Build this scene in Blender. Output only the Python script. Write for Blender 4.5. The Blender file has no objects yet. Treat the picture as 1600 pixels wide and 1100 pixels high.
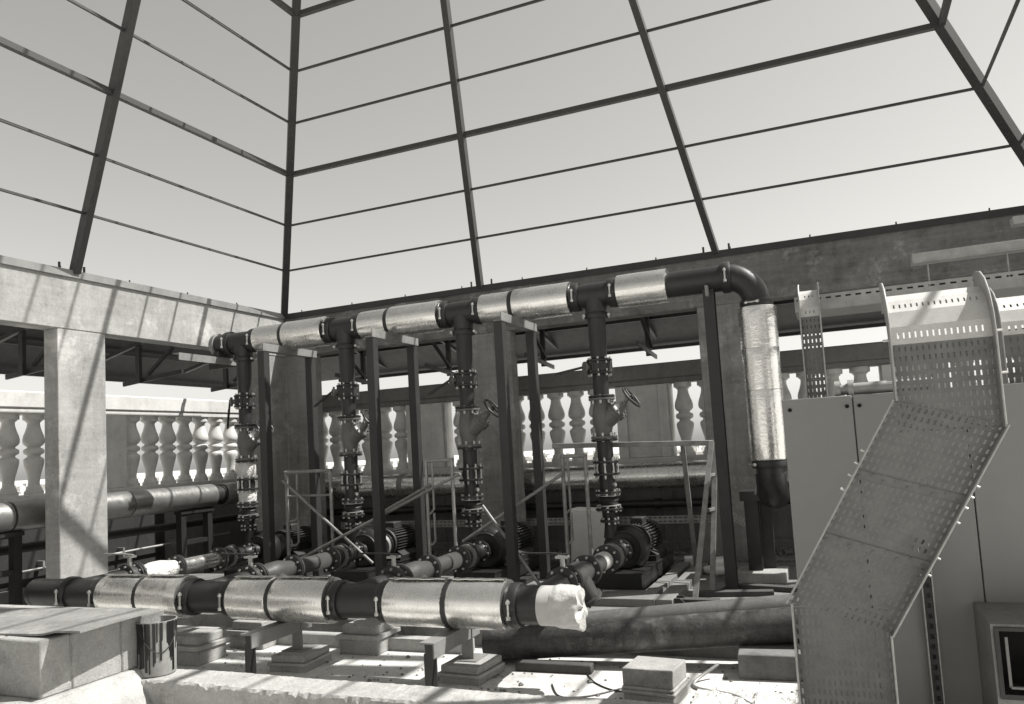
import bpy, math, random
from mathutils import Vector as V, Matrix
from math import radians as rad, sin, cos, pi
random.seed(11)
S = bpy.context.scene
COL = S.collection
# ------------------------------------------------------------------ camera, sky, sun, exposure
Rw = [(0.92044978, -0.0848196, -0.38154663), (0.3865999, 0.05382077, 0.92067575), (-0.05755622, -0.99494169, 0.08233057)]
cam_d = bpy.data.cameras.new('camera'); cam = bpy.data.objects.new('camera', cam_d); COL.objects.link(cam)
cam_d.sensor_width = 36.0; cam_d.lens = 36.0 * 1214.55 / 1600; cam_d.shift_y = 50 / 1600; cam_d.clip_start = 0.05; cam_d.clip_end = 20000
cam.matrix_world = Matrix([[Rw[i][0], -Rw[i][1], -Rw[i][2], 0] for i in range(3)] + [[0, 0, 0, 1]])
S.camera = cam
SUN = V((0.68, 0.30, 1.0)).normalized()           # direction towards the sun
W = bpy.data.worlds.new('World'); S.world = W; W.use_nodes = True
nt = W.node_tree; nt.nodes.clear()
sky = nt.nodes.new('ShaderNodeTexSky'); sky.sky_type = 'NISHITA'; sky.sun_disc = False
sky.sun_elevation = math.asin(SUN.z); sky.sun_rotation = math.atan2(SUN.x, SUN.y); sky.air_density = 1.0; sky.dust_density = 1.2; sky.ozone_density = 1.0
bw = nt.nodes.new('ShaderNodeVectorMath'); bw.operation = 'DOT_PRODUCT'; bw.inputs[1].default_value = (0.10, 0.50, 0.40); tint = nt.nodes.new('ShaderNodeMix'); tint.data_type = 'RGBA'; tint.blend_type = 'MULTIPLY'
tint.inputs[0].default_value = 1; tint.inputs[7].default_value = (1, 0.985, 0.94, 1)
bg = nt.nodes.new('ShaderNodeBackground'); bg.inputs[1].default_value = 0.108; out = nt.nodes.new('ShaderNodeOutputWorld')
L = nt.links.new
L(sky.outputs[0], bw.inputs[0]); L(bw.outputs['Value'], tint.inputs[6]); L(tint.outputs[2], bg.inputs[0]); L(bg.outputs[0], out.inputs[0])
sd = bpy.data.lights.new('sun', 'SUN'); sd.energy = 4.6; sd.angle = rad(0.53); sd.color = (1, 0.985, 0.95)
so = bpy.data.objects.new('sun', sd); COL.objects.link(so); so.rotation_euler = SUN.to_track_quat('Z', 'Y').to_euler()
S.view_settings.view_transform = 'Standard'; S.view_settings.look = 'None'; S.view_settings.gamma = 1.0
S.view_settings.exposure = 0.75
S.render.engine = 'CYCLES'
# ------------------------------------------------------------------ materials
MATS = {}
def mat(name, col, rough=0.7, metal=0.0, var=0.25, scale=2.0, fine=0.15, streak=0.0, bump=0.0, bscale=60.0, crumple=0.0, spec=0.5, stain=0.0, scuff=0.0, wrink=None, bdet=6):
    m = bpy.data.materials.new(name); m.use_nodes = True; t = m.node_tree; b = t.nodes['Principled BSDF']; N = t.nodes.new; K = t.links.new
    b.inputs['Roughness'].default_value = rough; b.inputs['Metallic'].default_value = metal; b.inputs['Specular IOR Level'].default_value = spec
    g = N('ShaderNodeNewGeometry')
    def noise(sc, det=6, ro=0.6, vec=None):
        n = N('ShaderNodeTexNoise'); n.inputs['Scale'].default_value = sc; n.inputs['Detail'].default_value = det; n.inputs['Roughness'].default_value = ro
        K(vec or g.outputs['Position'], n.inputs['Vector']); return n.outputs['Fac']
    def ma(op, a, c, clamp=False):
        n = N('ShaderNodeMath'); n.operation = op; n.use_clamp = clamp
        for i, x in enumerate((a, c)):
            if isinstance(x, (int, float)): n.inputs[i].default_value = x
            else: K(x, n.inputs[i])
        return n.outputs[0]
    f = ma('MULTIPLY', ma('SUBTRACT', noise(scale), 0.5), 2.6 * var)
    f = ma('ADD', f, ma('MULTIPLY', ma('SUBTRACT', noise(scale * 14, 5, 0.7), 0.5), 2.4 * fine))
    mp = N('ShaderNodeMapping'); mp.inputs['Scale'].default_value = (9, 9, 0.7); K(g.outputs['Position'], mp.inputs['Vector'])
    if streak:
        s = noise(1.0, 6, 0.65, mp.outputs['Vector'])
        f = ma('ADD', f, ma('MULTIPLY', ma('SUBTRACT', s, 0.52), 2.4 * streak))
    if stain:
        r = N('ShaderNodeValToRGB'); r.color_ramp.elements[0].position = 0.52; r.color_ramp.elements[1].position = 0.62; K(noise(scale * 1.7, 8, 0.65), r.inputs[0])
        f = ma('SUBTRACT', f, ma('MULTIPLY', r.outputs[0], stain))
    if scuff:
        r = N('ShaderNodeValToRGB'); r.color_ramp.elements[0].position = 0.54; r.color_ramp.elements[1].position = 0.70; K(noise(scale * 1.1, 12, 0.75), r.inputs[0])
        f = ma('ADD', f, ma('MULTIPLY', r.outputs[0], scuff))
        mh = N('ShaderNodeMapping'); mh.inputs['Scale'].default_value = (1.2, 1.2, 16); K(g.outputs['Position'], mh.inputs['Vector'])
        f = ma('ADD', f, ma('MULTIPLY', ma('SUBTRACT', noise(1.0, 8, 0.7, mh.outputs['Vector']), 0.5), 0.7 * scuff))
        r = N('ShaderNodeValToRGB'); r.color_ramp.elements[0].position = 0.66; r.color_ramp.elements[1].position = 0.74; K(noise(scale * 22, 3, 0.5), r.inputs[0])
        f = ma('SUBTRACT', f, ma('MULTIPLY', r.outputs[0], 0.35))
    f = ma('ADD', f, 1.0); f = ma('MAXIMUM', f, 0.12)
    c = N('ShaderNodeMix'); c.data_type = 'RGBA'; c.blend_type = 'MULTIPLY'; c.inputs[0].default_value = 1.0
    c.inputs[6].default_value = (col, col * 0.985, col * 0.95, 1)
    cc = N('ShaderNodeCombineColor'); [K(f, cc.inputs[i]) for i in range(3)]; K(cc.outputs[0], c.inputs[7]); K(c.outputs[2], b.inputs['Base Color'])
    rr = ma('ADD', ma('MULTIPLY', ma('SUBTRACT', noise(scale * 5), 0.5), 0.35), rough, True); K(rr, b.inputs['Roughness'])
    h = None
    if bump: h = ma('MULTIPLY', noise(bscale, bdet, 0.7 if bdet > 3 else 0.4), bump)
    if wrink:
        mw = N('ShaderNodeMapping'); mw.inputs['Scale'].default_value = wrink[0]; K(g.outputs['Position'], mw.inputs['Vector'])
        hw = ma('MULTIPLY', ma('ABSOLUTE', ma('SUBTRACT', noise(1.0, 2, 0.5, mw.outputs['Vector']), 0.5), 0), wrink[1]); h = ma('ADD', h, hw) if h else hw
    if crumple:
        v = N('ShaderNodeTexVoronoi'); v.feature = 'DISTANCE_TO_EDGE'; v.inputs['Scale'].default_value = 13
        nz = N('ShaderNodeTexNoise'); nz.inputs['Scale'].default_value = 5; K(g.outputs['Position'], nz.inputs['Vector'])
        vm = N('ShaderNodeVectorMath'); vm.operation = 'MULTIPLY_ADD'; vm.inputs[1].default_value = (0.5, 0.5, 0.5)
        K(nz.outputs['Color'], vm.inputs[0]); K(g.outputs['Position'], vm.inputs[2]); K(vm.outputs[0], v.inputs['Vector'])
        h2 = ma('ADD', ma('MULTIPLY', ma('MINIMUM', v.outputs['Distance'], 0.25), crumple), ma('MULTIPLY', noise(24, 3, 0.5), crumple * 0.5))
        h = ma('ADD', h, h2) if h else h2
    if h:
        bn = N('ShaderNodeBump'); bn.inputs['Strength'].default_value = 1.0; bn.inputs['Distance'].default_value = 1.0; K(h, bn.inputs['Height']); K(bn.outputs[0], b.inputs['Normal'])
    MATS[name] = m; return m
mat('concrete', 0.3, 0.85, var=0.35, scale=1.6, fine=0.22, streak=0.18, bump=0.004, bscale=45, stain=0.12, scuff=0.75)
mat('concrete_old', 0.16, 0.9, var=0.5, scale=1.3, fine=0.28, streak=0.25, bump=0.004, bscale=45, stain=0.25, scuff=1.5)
mat('concrete_column', 0.23, 0.88, var=0.35, scale=1.5, fine=0.18, streak=0.35, bump=0.003, bscale=45, stain=0.2, scuff=0.8)
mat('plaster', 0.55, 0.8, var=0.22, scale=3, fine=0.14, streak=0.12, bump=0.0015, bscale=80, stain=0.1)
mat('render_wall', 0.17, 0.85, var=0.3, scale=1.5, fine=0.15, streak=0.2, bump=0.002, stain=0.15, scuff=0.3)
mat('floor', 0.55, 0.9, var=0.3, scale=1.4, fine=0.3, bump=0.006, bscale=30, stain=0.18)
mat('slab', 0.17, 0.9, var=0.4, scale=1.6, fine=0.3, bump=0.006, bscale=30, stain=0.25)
mat('block', 0.33, 0.92, var=0.25, scale=4, fine=0.35, bump=0.008, bscale=90, stain=0.15, scuff=0.3)
mat('mortar', 0.38, 0.92, var=0.3, scale=5, fine=0.3, bump=0.012, bscale=35, stain=0.15, scuff=0.3)
mat('gravel', 0.17, 0.95, var=0.5, scale=30, fine=0.3)
mat('paint_black', 0.02, 0.45, var=0.3, scale=6, fine=0.2)
mat('pump_black', 0.018, 0.38, var=0.3, scale=8, fine=0.2, bump=0.001, bscale=120)
mat('steel_dark', 0.028, 0.55, var=0.3, scale=4, fine=0.25)
mat('steel_frame', 0.035, 0.6, var=0.3, scale=2, fine=0.2)
mat('steel_grey', 0.20, 0.5, var=0.35, scale=5, fine=0.3, streak=0.15)
mat('soffit_metal', 0.02, 0.6, var=0.25, scale=2, fine=0.1)
mat('rust_pipe', 0.05, 0.5, var=0.7, scale=5, fine=0.7, streak=0.9, bump=0.003, bscale=50, stain=0.3, scuff=2.2)
mat('worn_pipe', 0.1, 0.6, var=0.4, scale=5, fine=0.5, streak=0.3, scuff=0.8)
mat('foil', 0.80, 0.27, metal=0.92, var=0.10, scale=3, fine=0.03, crumple=0.00035, bump=0.0006, bscale=6, wrink=((20, 2.5, 2.5), 0.0035), bdet=1.5)
mat('foil_vertical', 0.80, 0.25, metal=0.92, var=0.12, scale=4, fine=0.1, crumple=0.0016, bump=0.0025, bscale=9, wrink=((5, 5, 16), 0.006), bdet=1.5)
mat('foil_shaded', 0.36, 0.36, metal=0.8, var=0.3, scale=3, fine=0.2, crumple=0.0005, bump=0.0006, bscale=9, wrink=((9, 9, 9), 0.002), bdet=1.5)  # darker foil copy, the shade on the side pipe put into its colour
mat('foil_smooth', 0.74, 0.27, metal=0.92, var=0.14, scale=2, fine=0.03, crumple=0.0002, bump=0.0004, bscale=6, wrink=((16, 2, 2), 0.0025), bdet=1.5)
mat('galvanised', 0.34, 0.5, metal=0.55, var=0.3, scale=14, fine=0.25, bump=0.0004)
mat('galvanised_sunlit', 0.55, 0.5, metal=0.3, var=0.2, scale=10, fine=0.2)  # paler copy for the tray bends, sunlight put into the colour
mat('galvanised_dull', 0.15, 0.5, metal=0.4, var=0.3, scale=14, fine=0.22)
mat('bolt', 0.55, 0.35, metal=0.8, var=0.2, scale=20)
mat('valve_dark', 0.06, 0.42, var=0.3, scale=9, fine=0.2)
mat('valve_grey', 0.12, 0.42, var=0.25, scale=9, fine=0.2, bump=0.0008, bscale=150)
mat('strainer_grey', 0.06, 0.38, var=0.25, scale=9, fine=0.15, bump=0.0008, bscale=150)
mat('rubber', 0.012, 0.5, var=0.2)
mat('film_clear', 0.5, 0.35, var=0.3, scale=9, fine=0.2, bump=0.012, bscale=14, bdet=4)
mat('film_white', 0.58, 0.38, var=0.18, scale=8, fine=0.15, crumple=0.02)
mat('tape', 0.45, 0.5, var=0.15, scale=10, fine=0.15)
mat('cabinet_paint', 0.22, 0.5, var=0.06, scale=1.5, fine=0.03, streak=0.02)
mat('sheet_metal', 0.2, 0.5, metal=0.4, var=0.3, scale=6, fine=0.2, crumple=0.006)
mat('void', 0.004, 0.9, var=0.1)
mat('scaffold', 0.24, 0.55, metal=0.3, var=0.5, scale=12, fine=0.4)
mat('plywood', 0.2, 0.85, var=0.35, scale=3, fine=0.4, bump=0.003, bscale=25, stain=0.2, scuff=0.7)
mat('timber', 0.34, 0.85, var=0.3, scale=6, fine=0.4, streak=0.2, bump=0.004)
mat('timber_dark', 0.06, 0.85, var=0.4, scale=6, fine=0.4, bump=0.004)
mat('bucket_metal', 0.26, 0.65, metal=0.0, var=0.4, scale=9, fine=0.3, streak=0.2)
mat('paint_drip', 0.008, 0.35, var=0.2)
mat('white_box', 0.75, 0.7, var=0.12, scale=5)
mat('city_wall', 0.62, 0.9, var=0.9, scale=0.03, fine=0.6)  # distance haze put into the pale base colour
mat('land', 0.5, 0.95, var=0.4, scale=0.02, fine=0.4)  # lightened for haze as well, by colour alone
# ------------------------------------------------------------------ mesh helpers
ORIG = {}
class MB:
    def __init__(s): s.v = []; s.f = []
    def add(s, vs, fs):
        o = len(s.v); s.v += [V(p) for p in vs]; s.f += [tuple(o + i for i in f) for f in fs]; return s
    def box(s, a, b, R=None, c=None):
        x0, y0, z0 = [min(a[i], b[i]) for i in range(3)]; x1, y1, z1 = [max(a[i], b[i]) for i in range(3)]
        vs = [V((x, y, z)) for z in (z0, z1) for y in (y0, y1) for x in (x0, x1)]
        if R is not None:
            c = V(c if c else [(a[i] + b[i]) / 2 for i in range(3)]); vs = [c + R @ (p - c) for p in vs]
        return s.add(vs, [(0, 2, 3, 1), (4, 5, 7, 6), (0, 1, 5, 4), (2, 6, 7, 3), (0, 4, 6, 2), (1, 3, 7, 5)])
    def bar(s, p, q, w, h, side=(0, 0, 1)): return s.sweep([p, q], side, w, h)
    def sweep(s, path, side, w, h):
        P = [V(p) for p in path]; n = len(P); rings = []
        for i in range(n):
            t = (P[min(i + 1, n - 1)] - P[max(i - 1, 0)]).normalized(); sd = V(side); sd = (sd - t * sd.dot(t)).normalized(); nn = t.cross(sd)
            k = 1.0
            if 0 < i < n - 1:
                a = (P[i] - P[i - 1]).normalized(); k = 1 / max(0.5, a.dot(t))
            rings.append([P[i] + sd * (w / 2 * a_) + nn * (h / 2 * b_ * k) for a_, b_ in ((-1, -1), (1, -1), (1, 1), (-1, 1))])
        vs = [p for r in rings for p in r]; fs = [(3, 2, 1, 0), tuple(4 * (n - 1) + j for j in range(4))]
        for i in range(n - 1):
            for j in range(4): fs.append((4 * i + j, 4 * i + (j + 1) % 4, 4 * i + 4 + (j + 1) % 4, 4 * i + 4 + j))
        return s.add(vs, fs)
    def lathe(s, prof, o, ax, n=20, caps=True, jit=0.0, seed=0, closed=False):
        o = V(o); ax = V(ax).normalized(); u = ax.orthogonal().normalized(); w = ax.cross(u); rnd = random.Random(seed); vs = []; fs = []
        m = len(prof)
        for (t, r) in prof:
            for j in range(n):
                a = 2 * pi * j / n; rr = r + (rnd.uniform(-jit, jit) if jit else 0)
                vs.append(o + ax * t + (u * cos(a) + w * sin(a)) * rr)
        for i in range(m - 1 if not closed else m):
            i2 = (i + 1) % m
            for j in range(n): fs.append((i * n + j, i * n + (j + 1) % n, i2 * n + (j + 1) % n, i2 * n + j))
        if caps and not closed:
            fs.append(tuple(range(n - 1, -1, -1))); fs.append(tuple((m - 1) * n + j for j in range(n)))
        return s.add(vs, fs)
    def cyl(s, p, q, r, r2=None, n=16, caps=True):
        p = V(p); q = V(q); return s.lathe([(0, r), ((q - p).length, r if r2 is None else r2)], p, q - p, n, caps)
    def pipe(s, p, q, r, ri, n=20):
        p = V(p); q = V(q); l = (q - p).length; return s.lathe([(0, ri), (0, r), (l, r), (l, ri)], p, q - p, n, closed=True)
    def tube(s, path, r, n=10, caps=True):
        P = [V(p) for p in path]; m = len(P); u = None; vs = []; fs = []
        for i in range(m):
            t = (P[min(i + 1, m - 1)] - P[max(i - 1, 0)]).normalized()
            u = t.orthogonal().normalized() if u is None else (u - t * u.dot(t)).normalized()
            w = t.cross(u); rr = r[i] if isinstance(r, list) else r
            vs += [P[i] + (u * cos(2 * pi * j / n) + w * sin(2 * pi * j / n)) * rr for j in range(n)]
        for i in range(m - 1):
            for j in range(n): fs.append((i * n + j, i * n + (j + 1) % n, (i + 1) * n + (j + 1) % n, (i + 1) * n + j))
        if caps: fs += [tuple(range(n - 1, -1, -1)), tuple((m - 1) * n + j for j in range(n))]
        return s.add(vs, fs)
    def torus(s, c, ax, Rr, r, n=28, k=8):
        ax = V(ax).normalized(); u = ax.orthogonal().normalized(); w = ax.cross(u); c = V(c); vs = []; fs = []
        for i in range(n):
            d = u * cos(2 * pi * i / n) + w * sin(2 * pi * i / n)
            vs += [c + d * (Rr + r * cos(2 * pi * j / k)) + ax * (r * sin(2 * pi * j / k)) for j in range(k)]
        for i in range(n):
            for j in range(k): fs.append((i * k + j, ((i + 1) % n) * k + j, ((i + 1) % n) * k + (j + 1) % k, i * k + (j + 1) % k))
        return s.add(vs, fs)
    def prism(s, pts, ext):
        P = [V(p) for p in pts]; n = len(P); e = V(ext); vs = P + [p + e for p in P]
        fs = [tuple(range(n - 1, -1, -1)), tuple(range(n, 2 * n))] + [(i, (i + 1) % n, n + (i + 1) % n, n + i) for i in range(n)]
        return s.add(vs, fs)
    def bolts(s, c, ax, Rb, n, half, r=0.011, ph=0.2):
        ax = V(ax).normalized(); u = ax.orthogonal().normalized(); w = ax.cross(u); c = V(c)
        for i in range(n):
            a = 2 * pi * (i + ph) / n; p = c + (u * cos(a) + w * sin(a)) * Rb
            s.cyl(p - ax * half, p + ax * half, r, n=6)
        return s
    def perf(s, o, u, v, nu, nv, fu, fv, skip=None):
        """panel o + a*u + b*v cut by nu x nv slots (fu, fv = slot share of a cell)"""
        o, u, v = V(o), V(u), V(v)
        for i in range(nu):
            for j in range(nv):
                a0, a1, b0, b1 = i / nu, (i + 1) / nu, j / nv, (j + 1) / nv
                if skip and skip(i, j):
                    s.add([o + u * a + v * b for a, b in ((a0, b0), (a1, b0), (a1, b1), (a0, b1))], [(0, 1, 2, 3)]); continue
                da, db = (1 - fu) / 2 / nu, (1 - fv) / 2 / nv
                outer = [(a0, b0), (a1, b0), (a1, b1), (a0, b1)]; inner = [(a0 + da, b0 + db), (a1 - da, b0 + db), (a1 - da, b1 - db), (a0 + da, b1 - db)]
                s.add([o + u * a + v * b for a, b in outer + inner], [(0, 1, 5, 4), (1, 2, 6, 5), (2, 3, 7, 6), (3, 0, 4, 7)])
        return s
    def mesh(s, name, o):
        me = bpy.data.meshes.new(name); me.from_pydata([tuple(p - o) for p in s.v], [], s.f); me.update()
        return me
def children_origin(p): return ORIG[p.name]
def finish(me, m, smooth):
    me.materials.append(MATS[m])
    if smooth:
        me.polygons.foreach_set('use_smooth', [True] * len(me.polygons)); me.set_sharp_from_angle(angle=rad(38))
def build(mb, name, m, parent=None, smooth=True, label=None, cat=None, group=None, kind=None, bevel=0, solid=0, origin=None):
    if parent is not None: o = ORIG[parent.name]
    elif origin is not None: o = V(origin)
    else:
        xs = [p.x for p in mb.v]; ys = [p.y for p in mb.v]; o = V(((min(xs) + max(xs)) / 2, (min(ys) + max(ys)) / 2, min(p.z for p in mb.v)))
    me = mb.mesh(name, o); finish(me, m, smooth)
    ob = bpy.data.objects.new(name, me); COL.objects.link(ob)
    if parent is not None: ob.parent = parent
    else: ob.location = o
    ORIG[ob.name] = o
    if bevel:
        b = ob.modifiers.new('bevel', 'BEVEL'); b.width = bevel; b.segments = 2; b.limit_method = 'ANGLE'; b.angle_limit = rad(40)
    if solid:
        b = ob.modifiers.new('solid', 'SOLIDIFY'); b.thickness = solid; b.offset = 0
    tag(ob, label, cat, group, kind); return ob
def tag(ob, label=None, cat=None, group=None, kind=None):
    for k, x in (('label', label), ('category', cat), ('group', group), ('kind', kind)):
        if x: ob[k] = x
def thing(name, label, cat, loc=(0, 0, 0), group=None):
    o = bpy.data.objects.new(name, None); COL.objects.link(o); o.location = loc; o.empty_display_size = 0.1; ORIG[o.name] = V(loc); tag(o, label, cat, group); return o
def inst(name, me, loc, parent):
    ob = bpy.data.objects.new(name, me); COL.objects.link(ob); ob.parent = parent; ob.location = V(loc) - ORIG[parent.name]; return ob
# ------------------------------------------------------------------ setting
FL = -1.75; SL = -1.55
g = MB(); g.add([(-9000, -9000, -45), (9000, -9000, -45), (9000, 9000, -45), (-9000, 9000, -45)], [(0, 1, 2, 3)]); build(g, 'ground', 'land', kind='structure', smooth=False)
r = random.Random(3); c = MB()
for i in range(2600):
    a = rad(r.uniform(-75, 25)); d = 160 * (1 + r.random() ** 1.6 * 18); x, y = d * sin(a), d * cos(a); w = r.uniform(5, 14); h = r.uniform(5, 15) * (1 + 0.0002 * d)
    c.box((x - w, y - w, -46), (x + w, y + w, -45 + h))
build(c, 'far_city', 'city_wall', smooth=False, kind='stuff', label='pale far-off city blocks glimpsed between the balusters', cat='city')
g = MB(); g.box((-10.0, -6, -2.1), (6, 11.4, FL)); build(g, 'roof_floor', 'floor', kind='structure', smooth=False)
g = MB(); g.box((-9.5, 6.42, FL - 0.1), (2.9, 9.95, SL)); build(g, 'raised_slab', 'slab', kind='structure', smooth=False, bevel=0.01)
# front kerb with a rough top
g = MB(); n = 180
top = []
for i in range(n + 1):
    x = -5.3 + i * (5.4 / n); top.append((x, 4.30 + r.uniform(-0.004, 0.004) + .008 * sin(x * 5), 4.63 + r.uniform(-0.004, 0.004) + .008 * sin(x * 3.1), -1.53 + .005 * sin(x * 4) + r.uniform(-.0015, .0015)))
vs = []
for x, a, b, z in top: vs += [(x, a + 0.012, FL - 0.05), (x, a, z - 0.012 - r.random() ** 4 * 0.05), (x, a + 0.012 + r.random() ** 4 * .04, z), (x, b - 0.02, z + r.uniform(-.002, .002)), (x, b, z - 0.03), (x, b, FL - 0.05)]
fs = []
for i in range(n):
    for j in range(5): fs.append((6 * i + j, 6 * i + 6 + j, 6 * i + 7 + j, 6 * i + 1 + j))
fs += [tuple(range(5, -1, -1)), tuple(6 * n + j for j in range(6))]
g.add(vs, fs); build(g, 'kerb', 'mortar', kind='structure', smooth=False)
# ------------------------------------------------------------------ ring beam, columns
X0, X1, Y0, Y1 = -8.02, 2.40, -0.8, 10.0
ZB, ZT = 1.65, 2.29
rb = thing('ring_beam', 'square ring of weathered concrete beams carrying the steel dome', 'beam', (-2.9, 4.5, ZB))
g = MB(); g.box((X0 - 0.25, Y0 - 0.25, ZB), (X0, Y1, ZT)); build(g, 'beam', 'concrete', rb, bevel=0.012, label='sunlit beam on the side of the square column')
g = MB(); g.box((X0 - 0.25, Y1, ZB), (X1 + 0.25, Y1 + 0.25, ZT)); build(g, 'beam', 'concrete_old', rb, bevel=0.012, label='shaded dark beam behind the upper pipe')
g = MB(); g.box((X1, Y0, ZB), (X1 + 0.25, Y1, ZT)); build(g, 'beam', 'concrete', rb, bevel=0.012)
g = MB(); g.box((X0, Y0 - 0.25, ZB), (X1 + 0.25, Y0, ZT)); build(g, 'beam', 'concrete', rb, bevel=0.012)
def column(a, b, m, label):
    g = MB(); g.box((a[0], a[1], FL), (b[0], b[1], ZB + 0.004)); return build(g, 'concrete_column', m, bevel=0.012, label=label, cat='column', group='concrete columns under the ring beam')
column((-8.26, 6.07, 0), (-8.027, 6.69, 0), 'concrete', 'sunlit square concrete column crossed by a thin slanting shadow')
g = MB(); pts = [(-8.26, 9.42), (-8.03, 9.42), (-8.03, 10.007), (-7.52, 10.007), (-7.52, 10.24), (-8.26, 10.24)]
g.prism([(x, y, FL) for x, y in pts], (0, 0, ZB + 0.004 - FL)); build(g, 'concrete_column', 'concrete_column', bevel=0.01, label='streaked angle-shaped concrete column in the corner of the beams', cat='column', group='concrete columns under the ring beam')
column((-4.74, 10.007, 0), (-4.14, 10.24, 0), 'concrete_column', 'grey concrete column between two groups of balusters')
column((-1.54, 10.007, 0), (-0.9, 10.24, 0), 'concrete_column', 'grey concrete column behind the tall foil-wrapped downpipe')
column((2.1, 10.007, 0), (2.64, 10.24, 0), 'concrete_column', 'grey concrete column behind the wide cable trays')
column((2.41, 6.0, 0), (2.64, 6.6, 0), 'concrete', 'pale concrete column beyond the grey cabinet')
column((-8.26, 2.3, 0), (-8.027, 2.9, 0), 'concrete', 'pale concrete column beyond the block wall with the board')
# ------------------------------------------------------------------ steel dome
XC, YC = (X0 + X1) / 2, (Y0 + Y1) / 2; HX, HY = (X1 - X0) / 2, (Y1 - Y0) / 2
PZS = [2.33, 2.926, 3.494, 4.09, 4.646, 5.17, 5.70] + [5.70 + .53 * k for k in range(1, 10)] + [10.9]
PR = [((z - 2.33) * HX / (10.9 - 2.33), z) for z in PZS]
dome = thing('steel_dome', 'open dark steel dome skeleton of ribs and purlins above the beams', 'dome', (XC, YC, ZT))
def dp(fx, fy, k):
    o, z = PR[k]; q = 1 - o / HX; return V((XC + fx * HX * q, YC + fy * HY * q, z))
def onbase(f, side): return [(-1, f), (f, 1), (1, f), (f, -1)][side]
NK = len(PR)
for side in range(4):
    sv = (0, 1, 0) if side in (0, 2) else (1, 0, 0)
    fs_ = (-.313, .313) if side in (0, 2) else (-.334, .301)
    for f in fs_:
        p = onbase(f * (1.0), side); g = MB(); g.sweep([dp(p[0], p[1], k) for k in range(NK)], sv, 0.078, 0.11); build(g, 'rafter', 'steel_frame', dome, smooth=False)
    for k in range(1, NK - 1):
        t = 0.062 if k % 3 == 0 else 0.026
        for a, b in ((-1, fs_[0]), fs_, (fs_[1], 1)):
            p, q = dp(*onbase(a, side), k), dp(*onbase(b, side), k); g = MB(); g.bar(p, q, t, t); build(g, 'purlin', 'steel_frame', dome, smooth=False)
    a, b = dp(*onbase(-1, side), 0), dp(*onbase(1, side), 0); d = (b - a).normalized(); nin = V((XC, YC, 0)) - V(((a.x + b.x) / 2, (a.y + b.y) / 2, 0)); nin.normalize()
    g = MB(); g.bar(a + V((0, 0, -0.04)) - nin * 0.05 - d * 0.04, b + V((0, 0, -0.04)) - nin * 0.05 - d * 0.02, 0.056, 0.13); g.bar(a + V((0, 0, -0.03)) + nin * 0.022, b + V((0, 0, -0.03)) + nin * 0.022, 0.085, 0.012)
    build(g, 'base_angle', 'steel_grey' if side in (0,) else 'steel_dark', dome, smooth=False)
    ln = (b - a).length; s_ = 0.3
    while s_ < ln - 0.2:
        p = a + d * s_ - nin * 0.06; g = MB(); g.cyl(p, p + V((0, 0, 0.06)), 0.009, n=8); build(g, 'anchor_bolt', 'steel_dark', dome); s_ += 0.95
for fx, fy in ((-1, 1), (1, 1), (-1, -1), (1, -1)):
    g = MB(); g.sweep([dp(fx, fy, k) for k in range(NK)], (fx, -fy, 0), 0.10, 0.11); build(g, 'hip_rafter', 'steel_frame', dome, smooth=False)
for i in range(2):
    for s_, ax in ((0.16, 1), (-0.16, 1)):
        p = V((X0 - 0.05, YC + (1 if i else -1) * HY * .313 + s_, 2.33)); g = MB(); g.cyl(p, p + V((0, 0, 0.10)), 0.014, n=8); build(g, 'anchor_bolt', 'steel_dark', dome)
        p = V((XC + (.301 if i else -.334) * HX + s_, Y1 + 0.05, 2.33)); g = MB(); g.cyl(p, p + V((0, 0, 0.10)), 0.014, n=8); build(g, 'anchor_bolt', 'steel_dark', dome)
cl = thing('shadow_sheets', 'unseen added metal sheets on the dome face above the cabinet, shading the floor', 'shade_caster', (0.8, 7, 4.1))  # sheets added out of view to cast shade strips on the floor
def rface(y, k):
    o, z = PR[k]; return V((X1 - o + .05, y, z + .03))
for ya, yb, k0, k1, sk in ((7.05, 7.28, 4, 8, .10), (7.36, 7.68, 4, 8, .12), (7.82, 8.0, 4, 8, .14)):
    g = MB(); vs = []
    for k in range(k0, k1 + 1):
        for q in range(7):
            p = rface(ya + (yb - ya) * q / 6 + sk * (k - k0) * .6, k); p.x += .012 * (q % 2); vs.append(p)
    g.add(vs, [(a * 7 + b, a * 7 + b + 1, a * 7 + 8 + b, a * 7 + 7 + b) for a in range(k1 - k0) for b in range(6)]); build(g, 'sheet', 'galvanised', cl, smooth=False, solid=.003)
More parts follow.
